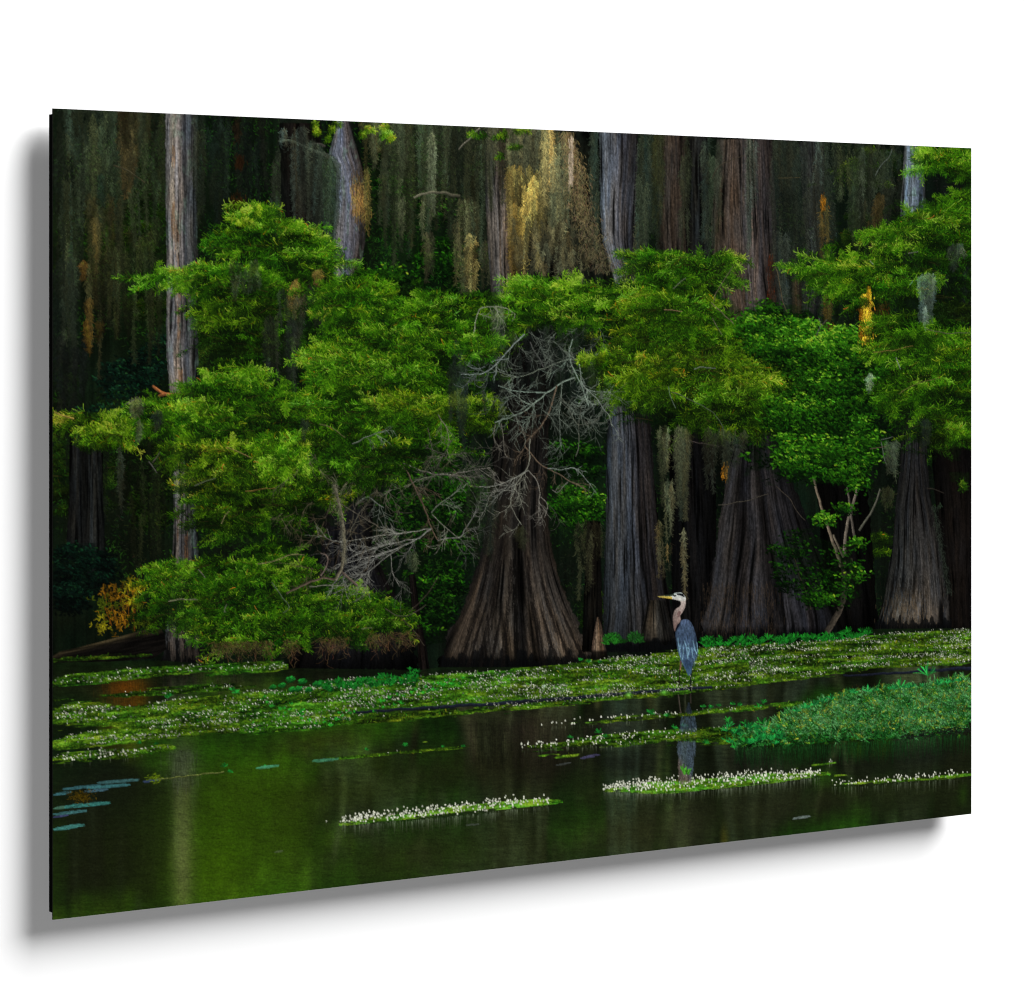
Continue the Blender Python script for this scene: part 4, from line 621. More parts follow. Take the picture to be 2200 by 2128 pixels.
for pts, w0, w1, c in [
    (B([(180, 1330), (250, 1380), (300, 1480), (340, 1570), (380, 1660), (395, 1720), (430, 1790)]), 5, 3.4, (104, 86, 70)), (B([(430, 1790), (500, 1780), (570, 1780), (600, 1720), (660, 1620)]), 2.4, 1.4, (140, 140, 132)), (B([(230, 1340), (320, 1380), (420, 1410), (520, 1410), (650, 1380), (740, 1370)]), 3, 1.3, (140, 136, 124)), (B([(430, 1410), (560, 1415), (640, 1420)]), 2, 1, (140, 136, 124)), (B([(420, 1415), (330, 1430), (260, 1480)]), 2, 1.2, (120, 120, 104)),
    (B([(395, 1720), (330, 1780), (240, 1820), (120, 1870), (-20, 1900), (-140, 1935)]), 3, 1.2, (160, 160, 150)), (B([(395, 1720), (260, 1750), (100, 1760), (-40, 1790), (-140, 1800)]), 2.4, 1.1, (150, 150, 138)), (B([(330, 1780), (200, 1800), (60, 1840), (-80, 1890), (-160, 1960)]), 2, 1.1, (150, 150, 140)), (B([(120, 1870), (0, 1930), (-120, 1980), (-180, 2060)]), 2, 1.1, (150, 152, 144)), (B([(240, 1820), (120, 1900), (0, 2000), (-120, 2080), (-180, 2100)]), 2, 1, (140, 140, 130)), (B([(160, 1870), (170, 1980), (210, 2060)]), 1.7, 1, (140, 140, 130)), (B([(395, 1630), (470, 1560), (560, 1500)]), 1.7, 1, (130, 136, 120)), (B([(400, 1640), (480, 1720), (560, 1780)]), 1.8, 1, (140, 140, 124)),
    (B([(-40, 1580), (20, 1530), (60, 1560), (120, 1600)]), 3, 2.2, (120, 128, 116)), (B([(-80, 1760), (-40, 1660), (10, 1600)]), 1.6, 1, (110, 108, 92)), (B([(100, 1720), (-60, 1620), (-160, 1560)]), 1.6, 1, (110, 104, 90)), (B([(200, 1340), (60, 1340), (-40, 1400), (-120, 1480)]), 2, 1, (120, 116, 90)), (B([(-60, 1230), (40, 1180), (120, 1160)]), 2, 1.2, (130, 140, 124)), (B([(240, 1360), (160, 1470), (120, 1580)]), 1.8, 1, (110, 104, 90)), (B([(440, 1060), (480, 1130), (510, 1220)]), 1.6, 1.2, (130, 122, 108)), (B([(370, 1250), (480, 1300), (640, 1280)]), 1.3, .9, (84, 84, 72)), (B([(380, 1140), (400, 1280), (420, 1380)]), 1.3, .9, (90, 88, 76)), (B([(520, 1200), (440, 1340), (380, 1460)]), 1.2, .9, (84, 84, 72))]:
    x, y = line(pts, w0 * .55, w1 * .5, [v * .86 for v in c], pid=P_BR2)
    for k in range(int(len(x) / 34)):
        i = r.randint(len(x) // 6, len(x)); dx = x[min(i + 3, len(x) - 1)] - x[i - 3]; dy = y[min(i + 3, len(x) - 1)] - y[i - 3]
        k_ = r.uniform(.55, 1.1); a = np.arctan2(dy, dx) + r.choice([-1, 1]) * r.uniform(.25, .9); a = a * .8 + .2 * 1.57
        twigs(x[i], y[i], a, r.uniform(20, 66), 1, [v * k_ for v in c], P_BR2, r, w=.8, bend=.3, alpha=.75)
for i in range(50):
    x0, y0 = r.uniform(600, 1000), r.uniform(960, 1180); twigs(x0, y0, r.uniform(.6, 2.6), r.uniform(16, 50), 1, (92, 86, 68), P_BR2, r, w=1.0, alpha=.6)
for i in range(34):
    x0, y0 = r.uniform(620, 800), r.uniform(1080, 1240); twigs(x0, y0, r.uniform(1, 4), r.uniform(16, 50), 1, (88, 76, 58), P_BR2, r, w=1.0, alpha=.55)
foliage(Z(780, 500, [(-100, 1180), (150, 1230), (240, 1340), (120, 1480), (-60, 1420), (-160, 1300)]), P_UL, 420, GREEN, base=.3, top=.05, seed=367, fill=0)
foliage(Z(780, 500, [(1300, 680), (1420, 700), (1400, 880), (1320, 860)]), P_CAN, 160, OLIVE, base=.42, seed=368, fill=0); foliage(Z(780, 500, [(540, 640), (760, 560), (800, 700), (640, 780)]), P_U2, 160, GREEN, base=.34, seed=369, fill=0)
P_VINE = part('printed_mossy_vine', 'mossy hanging vine above the low bush')
line(Z(100, 820, [(1680, 600), (1690, 680), (1720, 780), (1735, 900), (1730, 1000), (1720, 1100), (1680, 1150)]), 4, 5, (104, 98, 80), pid=P_VINE); line(Z(100, 820, [(1720, 1110), (1760, 1150), (1810, 1190)]), 4, 5, (96, 84, 74), pid=P_VINE); line(Z(100, 820, [(1680, 1150), (1600, 1140), (1500, 1180), (1400, 1230)]), 4, 3, (86, 74, 62), pid=P_VINE); line(Z(100, 820, [(1600, 1130), (1640, 1060), (1640, 1010), (1600, 1000)]), 2, 1.2, (110, 96, 88), pid=P_VINE)
n = 500; t = r.rand(n); strokes(np.interp(t, [0, .5, 1], [718, 735, 740]) + r.randn(n) * 3.2, 1040 + t * 170, 1.57 + r.randn(n) * .7, r.uniform(3, 8, n), col(120, 118, 96) * r.uniform(.3, 1, (n, 1)), a=.7, pid=P_VINE, w=1)
# light twigs lying in the leaves
P_TW = part('printed_twigs', 'pale single twigs scattered in the leaves')
for pts, c in [(Z(100, 820, [(705, 1278), (780, 1268), (880, 1268)]), (170, 170, 130)), (Z(100, 820, [(885, 1095), (905, 1120), (925, 1145)]), (140, 140, 120)), (Z(100, 820, [(1040, 1335), (1030, 1340), (1050, 1300)]), (130, 140, 110)), (Z(100, 820, [(1310, 1170), (1360, 1240), (1420, 1310), (1380, 1350)]), (110, 130, 100)), (Z(100, 820, [(1230, 1065), (1330, 1045), (1430, 1005), (1500, 1010)]), (170, 156, 110)), (Z(100, 820, [(1530, 1195), (1640, 1188), (1750, 1190)]), (160, 160, 140)), (Z(100, 820, [(1050, 380), (1120, 415), (1200, 445)]), (176, 150, 90)), (Z(100, 820, [(1160, 640), (1250, 625), (1330, 620)]), (150, 120, 60)), (Z(100, 820, [(1020, 830), (1040, 780), (1065, 755)]), (160, 150, 100)), (Z(100, 820, [(860, 610), (900, 590), (980, 565)]), (120, 130, 100)), (Z(100, 820, [(595, 465), (615, 490), (640, 535)]), (120, 116, 110)), (Z(100, 820, [(620, 470), (640, 440), (660, 410)]), (110, 106, 90)), (Z(100, 820, [(455, 135), (480, 120), (505, 110)]), (120, 120, 104)), (Z(100, 820, [(1590, 245), (1660, 270), (1740, 325)]), (130, 130, 80)), (Z(100, 820, [(1830, 1440), (1896, 1435)]), (150, 160, 110)),
    (Z(1400, 300, [(70, 992), (130, 992), (180, 1002)]), (176, 140, 104)), (Z(1400, 300, [(345, 950), (400, 1000), (480, 1075)]), (130, 112, 96)), (Z(1400, 300, [(360, 940), (385, 870), (440, 790), (470, 740)]), (120, 116, 84)), (Z(1400, 300, [(130, 870), (170, 830), (200, 810)]), (130, 140, 110)), (Z(1400, 300, [(355, 1040), (390, 1100), (410, 1140)]), (120, 120, 90)), (Z(1400, 300, [(250, 1335), (300, 1325), (370, 1330)]), (140, 150, 140)), (Z(1400, 300, [(100, 1440), (110, 1500), (140, 1560)]), (110, 130, 110)), (Z(1400, 300, [(120, 1470), (200, 1500), (330, 1570), (410, 1640), (420, 1740)]), (96, 112, 84)), (Z(1400, 300, [(1300, 210), (1340, 140), (1390, 100), (1400, 55)]), (110, 120, 110)), (Z(1400, 300, [(350, 230), (380, 160), (450, 125), (540, 95)]), (80, 72, 56)), (Z(1400, 300, [(720, 740), (750, 850), (760, 940), (790, 1010)]), (110, 96, 70)), (Z(1400, 300, [(960, 1140), (990, 1080), (975, 1040)]), (110, 108, 104)), (Z(1400, 300, [(990, 1080), (1020, 1050)]), (100, 98, 90)), (Z(1400, 300, [(1425, 1270), (1430, 1300), (1450, 1335)]), (170, 170, 170)), (Z(1400, 300, [(1600, 1105), (1700, 1130), (1860, 1125)]), (110, 110, 80)), (Z(1400, 300, [(1440, 1480), (1540, 1420), (1680, 1390)]), (120, 120, 60)), (Z(1400, 300, [(1290, 1240), (1400, 1230), (1520, 1200)]), (140, 120, 60)), (Z(1400, 300, [(1490, 665), (1550, 655)]), (130, 136, 120)), (Z(1400, 300, [(1275, 705), (1290, 725)]), (190, 200, 170)), (Z(1400, 300, [(740, 225), (800, 222), (860, 225)]), (84, 78, 54)),
    (Z(1650, 750, [(60, 1020), (110, 1070), (160, 1110), (210, 1200), (270, 1270)], .29), (84, 76, 66)), (Z(1650, 750, [(840, 690), (860, 800), (880, 860)], .29), (120, 130, 116)), (Z(1650, 750, [(840, 670), (900, 660), (930, 655)], .29), (110, 120, 106)), (Z(1650, 750, [(760, 740), (820, 730), (890, 715)], .29), (110, 90, 76)), (Z(1650, 750, [(1180, 1030), (1230, 1040), (1300, 1070)], .29), (60, 54, 46)), (Z(1100, 750, [(1530, 1160), (1620, 1145), (1740, 1125), (1896, 1075)], .29), (90, 84, 72)), (Z(1100, 750, [(1520, 940), (1560, 890), (1600, 850), (1660, 790)], .29), (16, 14, 12)), (Z(1100, 750, [(1290, 680), (1400, 700), (1540, 720)], .29), (90, 80, 76)),
    (Z(550, 1300, [(1080, 100), (1130, 150), (1180, 210), (1250, 300)], .29), (80, 72, 60)), (Z(550, 1200, [(1130, 400), (1240, 300), (1300, 230), (1350, 140)], .29), (84, 72, 62)), (Z(0, 1300, [(1470, 425), (1540, 370), (1620, 325)], .29), (90, 84, 60)), (Z(550, 1300, [(960, 30), (1040, 90), (1140, 80), (1260, 0)], .29), (96, 90, 76))]:
    line(pts, 1.2, .7, [v * .78 for v in c], pid=P_TW, a=.8)
P_MT = part('printed_moss_curtain', 'thin grey moss tails hanging in front of the dark trunks')
for (x0, x1, y0, y1, n, c, ln, sg) in [(1428, 1432, 930, 940, 5, (112, 112, 80), (90, 150), 3.5), (1430, 1444, 1010, 1050, 7, (84, 86, 62), (60, 120), 3), (1412, 1420, 1040, 1140, 6, (84, 82, 54), (60, 150), 3), (1464, 1474, 930, 1060, 10, (76, 76, 52), (100, 220), 4.5), (1469, 1473, 1130, 1200, 5, (120, 118, 86), (90, 130), 2.8), (1420, 1480, 910, 960, 30, (60, 62, 42), (60, 180), 4), (1415, 1440, 1160, 1230, 4, (100, 90, 60), (50, 80), 1.5), (1520, 1600, 920, 960, 40, (40, 42, 32), (40, 160), 4), (1978, 2002, 590, 600, 30, (78, 92, 84), (50, 110), 5), (1984, 1990, 660, 690, 6, (84, 96, 84), (30, 60), 2.5), (2040, 2070, 520, 535, 16, (70, 76, 70), (20, 50), 4), (1905, 1925, 945, 960, 26, (92, 104, 80), (40, 110), 3), (1900, 1918, 1040, 1060, 10, (70, 72, 44), (20, 40), 3), (1986, 1996, 900, 930, 12, (50, 62, 54), (50, 120), 4), (1868, 1872, 800, 804, 6, (110, 126, 110), (20, 36), 3), (2004, 2034, 1080, 1100, 1, (40, 60, 44), (10, 20), 3), (286, 300, 855, 860, 22, (96, 96, 76), (30, 60), 4), (296, 300, 900, 920, 6, (84, 88, 72), (30, 60), 2.5), (256, 262, 960, 1000, 8, (66, 72, 56), (60, 140), 2), (335, 345, 880, 900, 16, (52, 60, 56), (30, 60), 4), (652, 660, 900, 910, 9, (66, 76, 60), (30, 70), 2.5), (870, 890, 1180, 1200, 12, (62, 70, 50), (20, 50), 3), (1240, 1290, 1120, 1180, 26, (46, 46, 30), (60, 140), 4), (1110, 1130, 1130, 1160, 8, (66, 72, 46), (20, 60), 3)]:
    moss(x0, x1, y0, y1, P_MT, n, c, ln, sg, seed=int(x0 + y0 * 2))
t = r.rand(500); strokes(2006 + t * 34 + r.randn(500) * 3, 1085 + t * 190, 1.5 + r.randn(500) * .5, r.uniform(3, 8, 500), col(56, 66, 54) * r.uniform(.3, 1, (500, 1)), a=.7, w=1, pid=P_MT)
# ---- 6. water with what it mirrors
C = C * 1.09 + 1.0
P_WATER = part('printed_water', 'still dark water mirroring the printed trees')
WL = np.interp(XT, [113, 352, 400, 620, 900, 946, 1266, 1500, 1806, 1880, 2087], [1424, 1420, 1424, 1436, 1440, 1434, 1434, 1396, 1372, 1352, 1350]).astype(np.float32)
def paint_water():
    rows = np.arange(CH); cols = np.arange(CW)
    wl_t = np.interp(np.linspace(113, 2087, CW), [113, 352, 900, 1266, 1500, 1806, 2087], [1424, 1420, 1438, 1430, 1396, 1372, 1350])
    xx = XT[0, :]; _, mir = PX(xx, np.interp(xx, [113, 500, 1100, 1500, 2087], [1440, 1436, 1440, 1410, 1372]))
    src = np.clip((2 * mir[None, :] - rows[:, None]).astype(np.int32), 0, CH - 1)
    W = YT > WL
    sh = ((vn(XT / 46, YT / 3., 77) - .5) * 10).astype(np.int32)
    refl = C[src, np.clip(cols[None, :] + sh, 0, CW - 1)]
    refl = blur(refl, 18, 5, 2)
    down = np.clip((YT - WL) / 400, 0, 1)
    base = col(24, 27, 14)
    g = .9 * refl * (1.18 - .25 * down[..., None]) + base * (.35 + .5 * down[..., None])
    rip = vn(XT / 26, YT / 2.6, 71) * .6 + vn(XT / 9, YT / 1.7, 72) * .4
    big = fbm(XT / 200, YT / 30, 73)
    g = g * (.6 + .36 * rip + .22 * big)[..., None] * col(.84, 1.02, .78)
    k = np.where(W, 1., 0.)[..., None]
    C[:] = C * (1 - k) + g * k
    ID[W] = P_WATER
paint_water()
def tint(x, y, rx, ry, c, a):     # local water colour, still broken by ripples
    sl = soft(x, y, rx, ry, c, a)
for x, y, rx, ry, c, a in [(230, 1850, 100, 120, (24, 26, 13), .75), (240, 1690, 110, 60, (19, 22, 14), .8), (330, 1900, 40, 100, (30, 38, 12), .4), (480, 1860, 90, 130, (60, 90, 8), .7), (520, 1700, 120, 70, (54, 80, 10), .6), (620, 1800, 60, 140, (52, 72, 10), .5), (800, 1640, 60, 30, (46, 70, 12), .4), (760, 1700, 130, 40, (40, 52, 12), .5), (900, 1840, 220, 60, (38, 42, 18), .6), (1000, 1650, 160, 50, (32, 32, 16), .6), (1350, 1790, 160, 60, (42, 44, 22), .6),
                           (1180, 1640, 80, 50, (24, 20, 15), .7), (1330, 1640, 80, 30, (20, 22, 18), .6), (1260, 1690, 60, 40, (22, 34, 12), .5), (1700, 1730, 260, 50, (34, 36, 20), .6), (1950, 1700, 160, 40, (30, 36, 18), .6), (1900, 1640, 160, 30, (20, 24, 16), .6), (2000, 1620, 60, 30, (18, 22, 18), .5), (1600, 1640, 80, 26, (17, 17, 14), .6)]: soft(x, y, rx, ry, c, a)
for x, y, rx, ry, c, a in [(392, 1850, 19, 170, (112, 116, 70), .62), (392, 1640, 26, 40, (74, 76, 66), .5), (1140, 1570, 70, 40, (48, 40, 32), .6), (1010, 1590, 14, 50, (70, 60, 50), .3), (700, 1590, 90, 26, (50, 30, 18), .35), (1310, 1560, 60, 26, (40, 36, 34), .4), (1470, 1800, 40, 80, (64, 66, 48), .4), (270, 1478, 34, 22, (150, 80, 14), .55), (275, 1520, 22, 14, (110, 60, 14), .5), (300, 1500, 14, 30, (110, 80, 14), .4)]: soft(x, y, rx, ry, c, a)
r = np.random.RandomState(41)
n = 500; strokes(270 + r.randn(n) * 24, r.uniform(1458, 1530, n), 1.57, r.uniform(6, 20, n), col(150, 84, 16) * r.uniform(.2, .8, (n, 1)), a=.35, w=1)
n = 500; xx = r.choice([365, 395, 425, 470, 505, 440], n) + r.randn(n) * 7; strokes(xx, r.uniform(1440, 1480, n), 1.57, r.uniform(6, 20, n), col(70, 60, 50) * r.uniform(.2, .9, (n, 1)), a=.4, w=1)
n = 1600; xx = r.uniform(1010, 1260, n); strokes(xx, r.uniform(1535, 1630, n), 1.57, r.uniform(10, 40, n), col(74, 62, 50) * (vn(xx / 9, xx * 0, 75) * r.uniform(.2, 1, n))[:, None], a=.3, w=1)
n = 700; xx = 392 + r.randn(n) * 14; strokes(xx, r.uniform(1610, 1680, n), 1.57, r.uniform(8, 30, n), col(110, 112, 104) * r.uniform(.1, .9, (n, 1)), a=.3, w=1)
# fine ripple dashes
n = 26000; x = r.uniform(113, 2087, n); y = r.uniform(1440, 1975, n); m = vn(x / 60, y / 12, 76)
strokes(x, y, r.randn(n) * .05 - .04, r.uniform(4, 16, n), col(74, 84, 40) * (r.uniform(.1, 1.0, n) * m)[:, None], a=.16, w=1)
strokes(x[::2] + 5, y[::2] + 3, r.randn(n // 2) * .05 - .04, r.uniform(4, 16, n // 2), col(8, 10, 4) * np.ones((n // 2, 1)), a=.2, w=1)

# ---- 7. floating mats of leaves and white flowers
MATC = [(0, (10, 18, 6)), (.3, (28, 46, 10)), (.55, (56, 84, 15)), (.8, (94, 126, 24)), (1, (136, 170, 46))]
def mat(poly, pid, flowers=0, base=.5, cover=.62, big=1.0, rows=(), leaves=1.0, seed=1, green=0.):
    r = np.random.RandomState(seed)
    sl, M = mask(poly, 1)
    if not M.any(): return
    X, Y = XT[sl], YT[sl]; tl = Y + X * .065
    e = blur(M.astype(np.float32), 3, 9) + (vn(X / 16, tl / 2.6, seed) - .5) * .7 + (vn(X / 90, tl / 5, seed + 1) - .5) * .9 + cover - .62
    al = sstep(.44, .6, e)[..., None]
    s = base + .07 + .35 * (fbm(X / 80, tl / 9, seed + 7) - .5) * 2 - .04 + .5 * (vn(X / 34, tl / 4, seed + 2) - .5) + .4 * (vn(X / 7, tl / 2.6, seed + 3) - .5) + .4 * (vn(X / 2.2, Y / 1.6, seed + 4) - .5)
    c = pal(MATC, s); gm = (green + .12 + 1.1 * (fbm(X / 50, tl / 12, seed + 6) - .5))[..., None]
    c = c * (1 - .0 * gm) * (1 + gm * col(-.6, .04, .12))
    C[sl] = C[sl] * (1 - al) + c * al; ID[sl][e > .5] = pid
    rr, cc = np.nonzero((e > .5) & M); k = len(rr)
    if k < 5: return
    n = int(k / 60 * leaves); i = r.randint(0, k, n); x = X[rr[i], cc[i]]; y = Y[rr[i], cc[i]]
    strokes(x, y, r.uniform(-.5, .4, n) - (r.rand(n) < .4) * 1.5, r.uniform(2, 6, n) * big, pal(MATC, base + .05 + r.randn(n) * .22) * (1 + (green + .12 + r.randn(n, 1) * .3) * col(-.5, .1, .15)), a=.8, w=2, pid=pid, curve=.4)
    if flowers:
        n = int(k / 1000 * flowers * 1.3); i = r.randint(0, k, n); x = X[rr[i], cc[i]]; y = Y[rr[i], cc[i]]
        den = sstep(.38, .66, vn(x / 70, (y + x * .065) / 7, seed + 9)) * .95 + .05
        q = r.rand(n) < den; x, y = x[q], y[q]; o = np.argsort(y); x, y = x[o], y[o]
        blossoms(x, y, r, big)
def blossoms(x, y, r, big=1.0, mirror=0):
    n = len(x); b = r.uniform(.3, .98, n)[:, None]; h = r.uniform(2, 5, n) * big
    strokes(x, y - h, 1.57, h, col(96, 116, 60) * b, a=.6, w=1)
    cw = col(236, 240, 216) * b
    put(x, y - h, cw.astype(np.float32), None, 2, 2, .95)
    k = r.rand(n) < .3 * big; put(x[k] + .6, y[k] - h[k] + .8, cw[k].astype(np.float32), None, 3, 2, .9)
P_MATF = part('printed_flower_mat', 'far floating mat dotted with tiny white flowers, right of the heron')
P_MATM = part('printed_flower_mat', 'long floating mat with white flowers across the middle of the print')
P_MATL = part('printed_flower_mat', 'streaky floating mats with white flowers at the left border')
L = lambda p: Z(0, 1300, p, .29008); M2 = lambda p: Z(550, 1300, p, .29008); R3 = lambda p: Z(1100, 1300, p, .29008); R4 = lambda p: Z(1650, 1300, p, .29008)
mat(L([(395, 395), (800, 370), (1170, 360), (1170, 378), (800, 395), (395, 420)]), P_MATL, 0, base=.3, cover=.5, seed=500)
mat(L([(392, 535), (700, 505), (1000, 470), (1400, 450), (1896, 425), (2130, 420), (2130, 490), (1700, 505), (1300, 525), (1000, 555), (700, 590), (392, 610)]), P_MATL, 14, base=.42, cover=.6, seed=501, green=.15)
mat(L([(392, 690), (700, 680), (1000, 640), (1300, 600), (1896, 575), (1896, 640), (1400, 650), (1000, 690), (392, 730)]), P_MATL, 8, base=.36, cover=.45, seed=502)
mat(L([(392, 745), (700, 720), (900, 745), (1150, 730), (1350, 690), (1896, 655), (2060, 650), (2060, 925), (1896, 940), (1600, 950), (1300, 985), (1000, 1010), (700, 1045), (392, 1080), (392, 985), (900, 905), (950, 880), (392, 905)]), P_MATM, 34, base=.54, cover=.66, seed=503)
mat(M2([(-120, 660), (0, 640), (300, 640), (500, 560), (800, 545), (1150, 540), (1400, 510), (1896, 480), (2020, 472), (2020, 705), (1896, 715), (1500, 735), (1300, 760), (900, 775), (720, 790), (700, 885), (400, 930), (0, 945), (-120, 950)]), P_MATM, 30, base=.52, cover=.7, seed=504, green=.2)
mat(M2([(700, 800), (1100, 790), (1400, 775), (1896, 735), (1896, 785), (1500, 810), (1200, 850), (900, 870), (700, 885)]), P_MATM, 10, base=.48, cover=.55, seed=505)
mat(L([(392, 1110), (700, 1075), (1000, 1065), (1290, 1040), (1330, 1060), (1000, 1120), (700, 1155), (392, 1180)]), P_MATL, 14, base=.52, cover=.6, seed=506)
mat(R3([(-10, 480), (300, 450), (550, 405), (900, 380), (1220, 340), (1380, 320), (1896, 285), (1896, 560), (1600, 590), (1300, 610), (900, 650), (500, 680), (-10, 715)]), P_MATM, 34, base=.5, cover=.72, seed=507)
mat(R3([(-10, 735), (400, 700), (900, 655), (1300, 635), (1896, 560), (1896, 590), (1300, 660), (900, 690), (500, 730), (200, 765), (-10, 785)]), P_MATM, 10, base=.48, cover=.62, seed=508)
mat(R4([(-140, 292), (-10, 285), (300, 275), (700, 235), (1100, 205), (1600, 180), (1600, 435), (1000, 460), (600, 500), (300, 540), (-10, 575), (-140, 580)]), P_MATF, 38, base=.46, cover=.68, seed=509)
mat(R3([(240, 900), (600, 850), (900, 820), (1340, 790), (1600, 760), (1896, 735), (1896, 775), (1500, 800), (1200, 830), (900, 850), (500, 885)]), P_MATM, 10, base=.5, cover=.58, seed=510)
mat(R3([(40, 1065), (400, 1010), (800, 950), (1200, 925), (1600, 910), (1896, 900), (1896, 1010), (1500, 1020), (1200, 1000), (900, 1045), (500, 1045), (200, 1070)]), P_MATM, 5, base=.46, cover=.66, seed=511)
mat(R4([(-10, 735), (200, 715), (330, 720), (330, 750), (-10, 775)]), P_MATM, 2, base=.5, cover=.6, seed=512)
def dense_row(pts, pid, n, seed, up=12, big=1.35, refl=True):     # nearer mats: blossoms stand up and mirror below
    r = np.random.RandomState(seed); p = np.array(pts, float)
    t = r.rand(n); t = t[r.rand(n) < .25 + .8 * np.sin(np.pi * t) ** .6 * (.4 + .9 * vn(t * 9, t * 0, seed % 50))]; n = len(t); xs = np.interp(t, np.linspace(0, 1, len(p)), p[:, 0]); y0 = np.interp(t, np.linspace(0, 1, len(p)), p[:, 1]); y1 = np.interp(t, np.linspace(0, 1, len(p)), p[:, 2])
    ys = y0 + (y1 - y0) * r.rand(n) ** 1.2; o = np.argsort(ys); xs, ys, y1 = xs[o], ys[o], y1[o]
    if refl:
        k = r.rand(n) < .7; strokes(xs[k], y1[k] + r.uniform(0, 6, k.sum()), 1.57, r.uniform(6, up * 2.1, k.sum()), col(170, 184, 156) * r.uniform(.3, 1, (k.sum(), 1)), col(40, 46, 26) * np.ones((k.sum(), 1)), a=.45, w=2, pid=pid)
    h = 1.5 + (up - 1.5) * r.rand(n) ** 2.2
    strokes(xs, ys - h, 1.57, h, col(110, 138, 60) * r.uniform(.5, 1, (n, 1)), a=.6, w=1, pid=pid)
    b = r.uniform(.72, 1.02, n)[:, None]; cw = (col(246, 248, 226) * b).astype(np.float32)
    put(xs, ys - h, cw, pid, 3, 3, .95); k = r.rand(n) < .6; put(xs[k], ys[k] - h[k] - .6, cw[k] * .98, pid, 2, 4, .9); k = r.rand(n) < .45; put(xs[k], ys[k] - h[k], cw[k], pid, 4, 3, .95)
P_M1 = part('printed_flower_mat', 'small dense mat of white flowers, bottom middle of the print')
mat(M2([(585, 1630), (700, 1595), (900, 1565), (1200, 1530), (1500, 1490), (1896, 1455), (2100, 1435), (2250, 1445), (2275, 1465), (2100, 1490), (1800, 1500), (1500, 1540), (1200, 1575), (900, 1610), (700, 1632)]), P_M1, 0, base=.72, cover=.62, seed=520, big=1.1, green=.1)
dense_row([(730, 1766, 1769), (790, 1754, 1768), (900, 1742, 1760), (1000, 1730, 1750), (1100, 1720, 1738), (1180, 1716, 1730)], P_M1, 500, 521, up=13)
blossoms(np.array([701., 701]), np.array([1770., 1772]), r, 1.4)
P_M2 = part('printed_flower_mat', 'small dense mat of white flowers in front of the heron')
mat(R3([(600, 1385), (750, 1355), (900, 1325), (1100, 1310), (1400, 1290), (1700, 1265), (1896, 1250), (2100, 1240), (2340, 1240), (2365, 1252), (2200, 1275), (1896, 1325), (1600, 1350), (1300, 1380), (1000, 1400), (800, 1390)]), P_M2, 0, base=.72, cover=.62, seed=522, big=1.1, green=.1)
dense_row([(1296, 1696, 1699), (1340, 1686, 1700), (1400, 1680, 1704), (1500, 1674, 1698), (1600, 1664, 1688), (1700, 1660, 1676), (1762, 1660, 1668)], P_M2, 640, 523, up=12)
P_M3 = part('printed_flower_mat', 'thin row of white flowers on the water at the right border')
mat(R4([(470, 1340), (560, 1325), (700, 1310), (900, 1290), (1200, 1270), (1510, 1245), (1510, 1268), (1200, 1300), (900, 1320), (650, 1335)]), P_M3, 0, base=.7, cover=.5, seed=524, big=1.1, green=.1)
dense_row([(1788, 1686, 1690), (1840, 1680, 1686), (1920, 1674, 1682), (2000, 1668, 1676), (2087, 1660, 1668)], P_M3, 150, 525, up=13)
mat(R4([(490, 1262), (600, 1248), (610, 1254), (500, 1270)]), P_M3, 0, base=.8, seed=526)
mat(R4([(320, 1180), (500, 1172), (500, 1178), (330, 1186)]), P_M3, 0, base=.6, seed=527); mat(R4([(150, 1204), (300, 1196), (300, 1202), (160, 1208)]), P_M3, 0, base=.6, seed=528)
dense_row([(1780, 1638, 1640), (1792, 1638, 1640)], P_M3, 5, 529, up=8)
mat(M2([(415, 1162), (600, 1130), (900, 1105), (1200, 1075), (1500, 1055), (1650, 1043), (1640, 1050), (1300, 1085), (1000, 1112), (700, 1140)]), P_MATM, 1, base=.5, cover=.55, seed=530)
mat(M2([(1160, 1020), (1300, 1000), (1360, 1012), (1200, 1030)]), P_MATM, 0, base=.5, cover=.5, seed=531); mat(R3([(270, 1142), (400, 1115), (580, 1098), (500, 1118), (350, 1135)]), P_MATM, 0, base=.7, seed=532)
dense_row([(1114, 1600, 1608), (1180, 1594, 1606), (1300, 1582, 1600), (1400, 1574, 1590), (1500, 1566, 1576)], P_MATM, 130, 533, up=6, big=1.)
dense_row([(1160, 1556, 1562), (1250, 1545, 1556), (1350, 1538, 1548), (1480, 1530, 1536)], P_MATM, 60, 534, up=5, big=1.)
dense_row([(115, 1630, 1638), (230, 1618, 1630), (350, 1605, 1615)], P_MATL, 26, 535, up=6, big=1.)
# submerged sunken log, a slate blue strip in the mats
P_SUNK = part('printed_sunken_log', 'slate blue sunken log lying through the flower mat')
for pts, w0, w1 in [([(759, 1532), (830, 1527), (930, 1520), (1100, 1510)], 6, 9), ([(1100, 1510), (1200, 1502), (1360, 1489), (1470, 1481), (1530, 1476)], 9, 7), ([(1812, 1452), (1900, 1448), (2000, 1440), (2087, 1436)], 4, 9)]:
    line(pts, w0 * .75, w1 * .75, (28, 31, 44), (32, 36, 52), pid=P_SUNK, wob=1.2, a=.7)
blossoms(r.uniform(1100, 1500, 130), np.zeros(130) + 1, r, .01) if False else None
x = r.uniform(1040, 1480, 150); blossoms(x, np.interp(x, [1040, 1480], [1520, 1482]) + r.randn(150) * 3, r, .9)
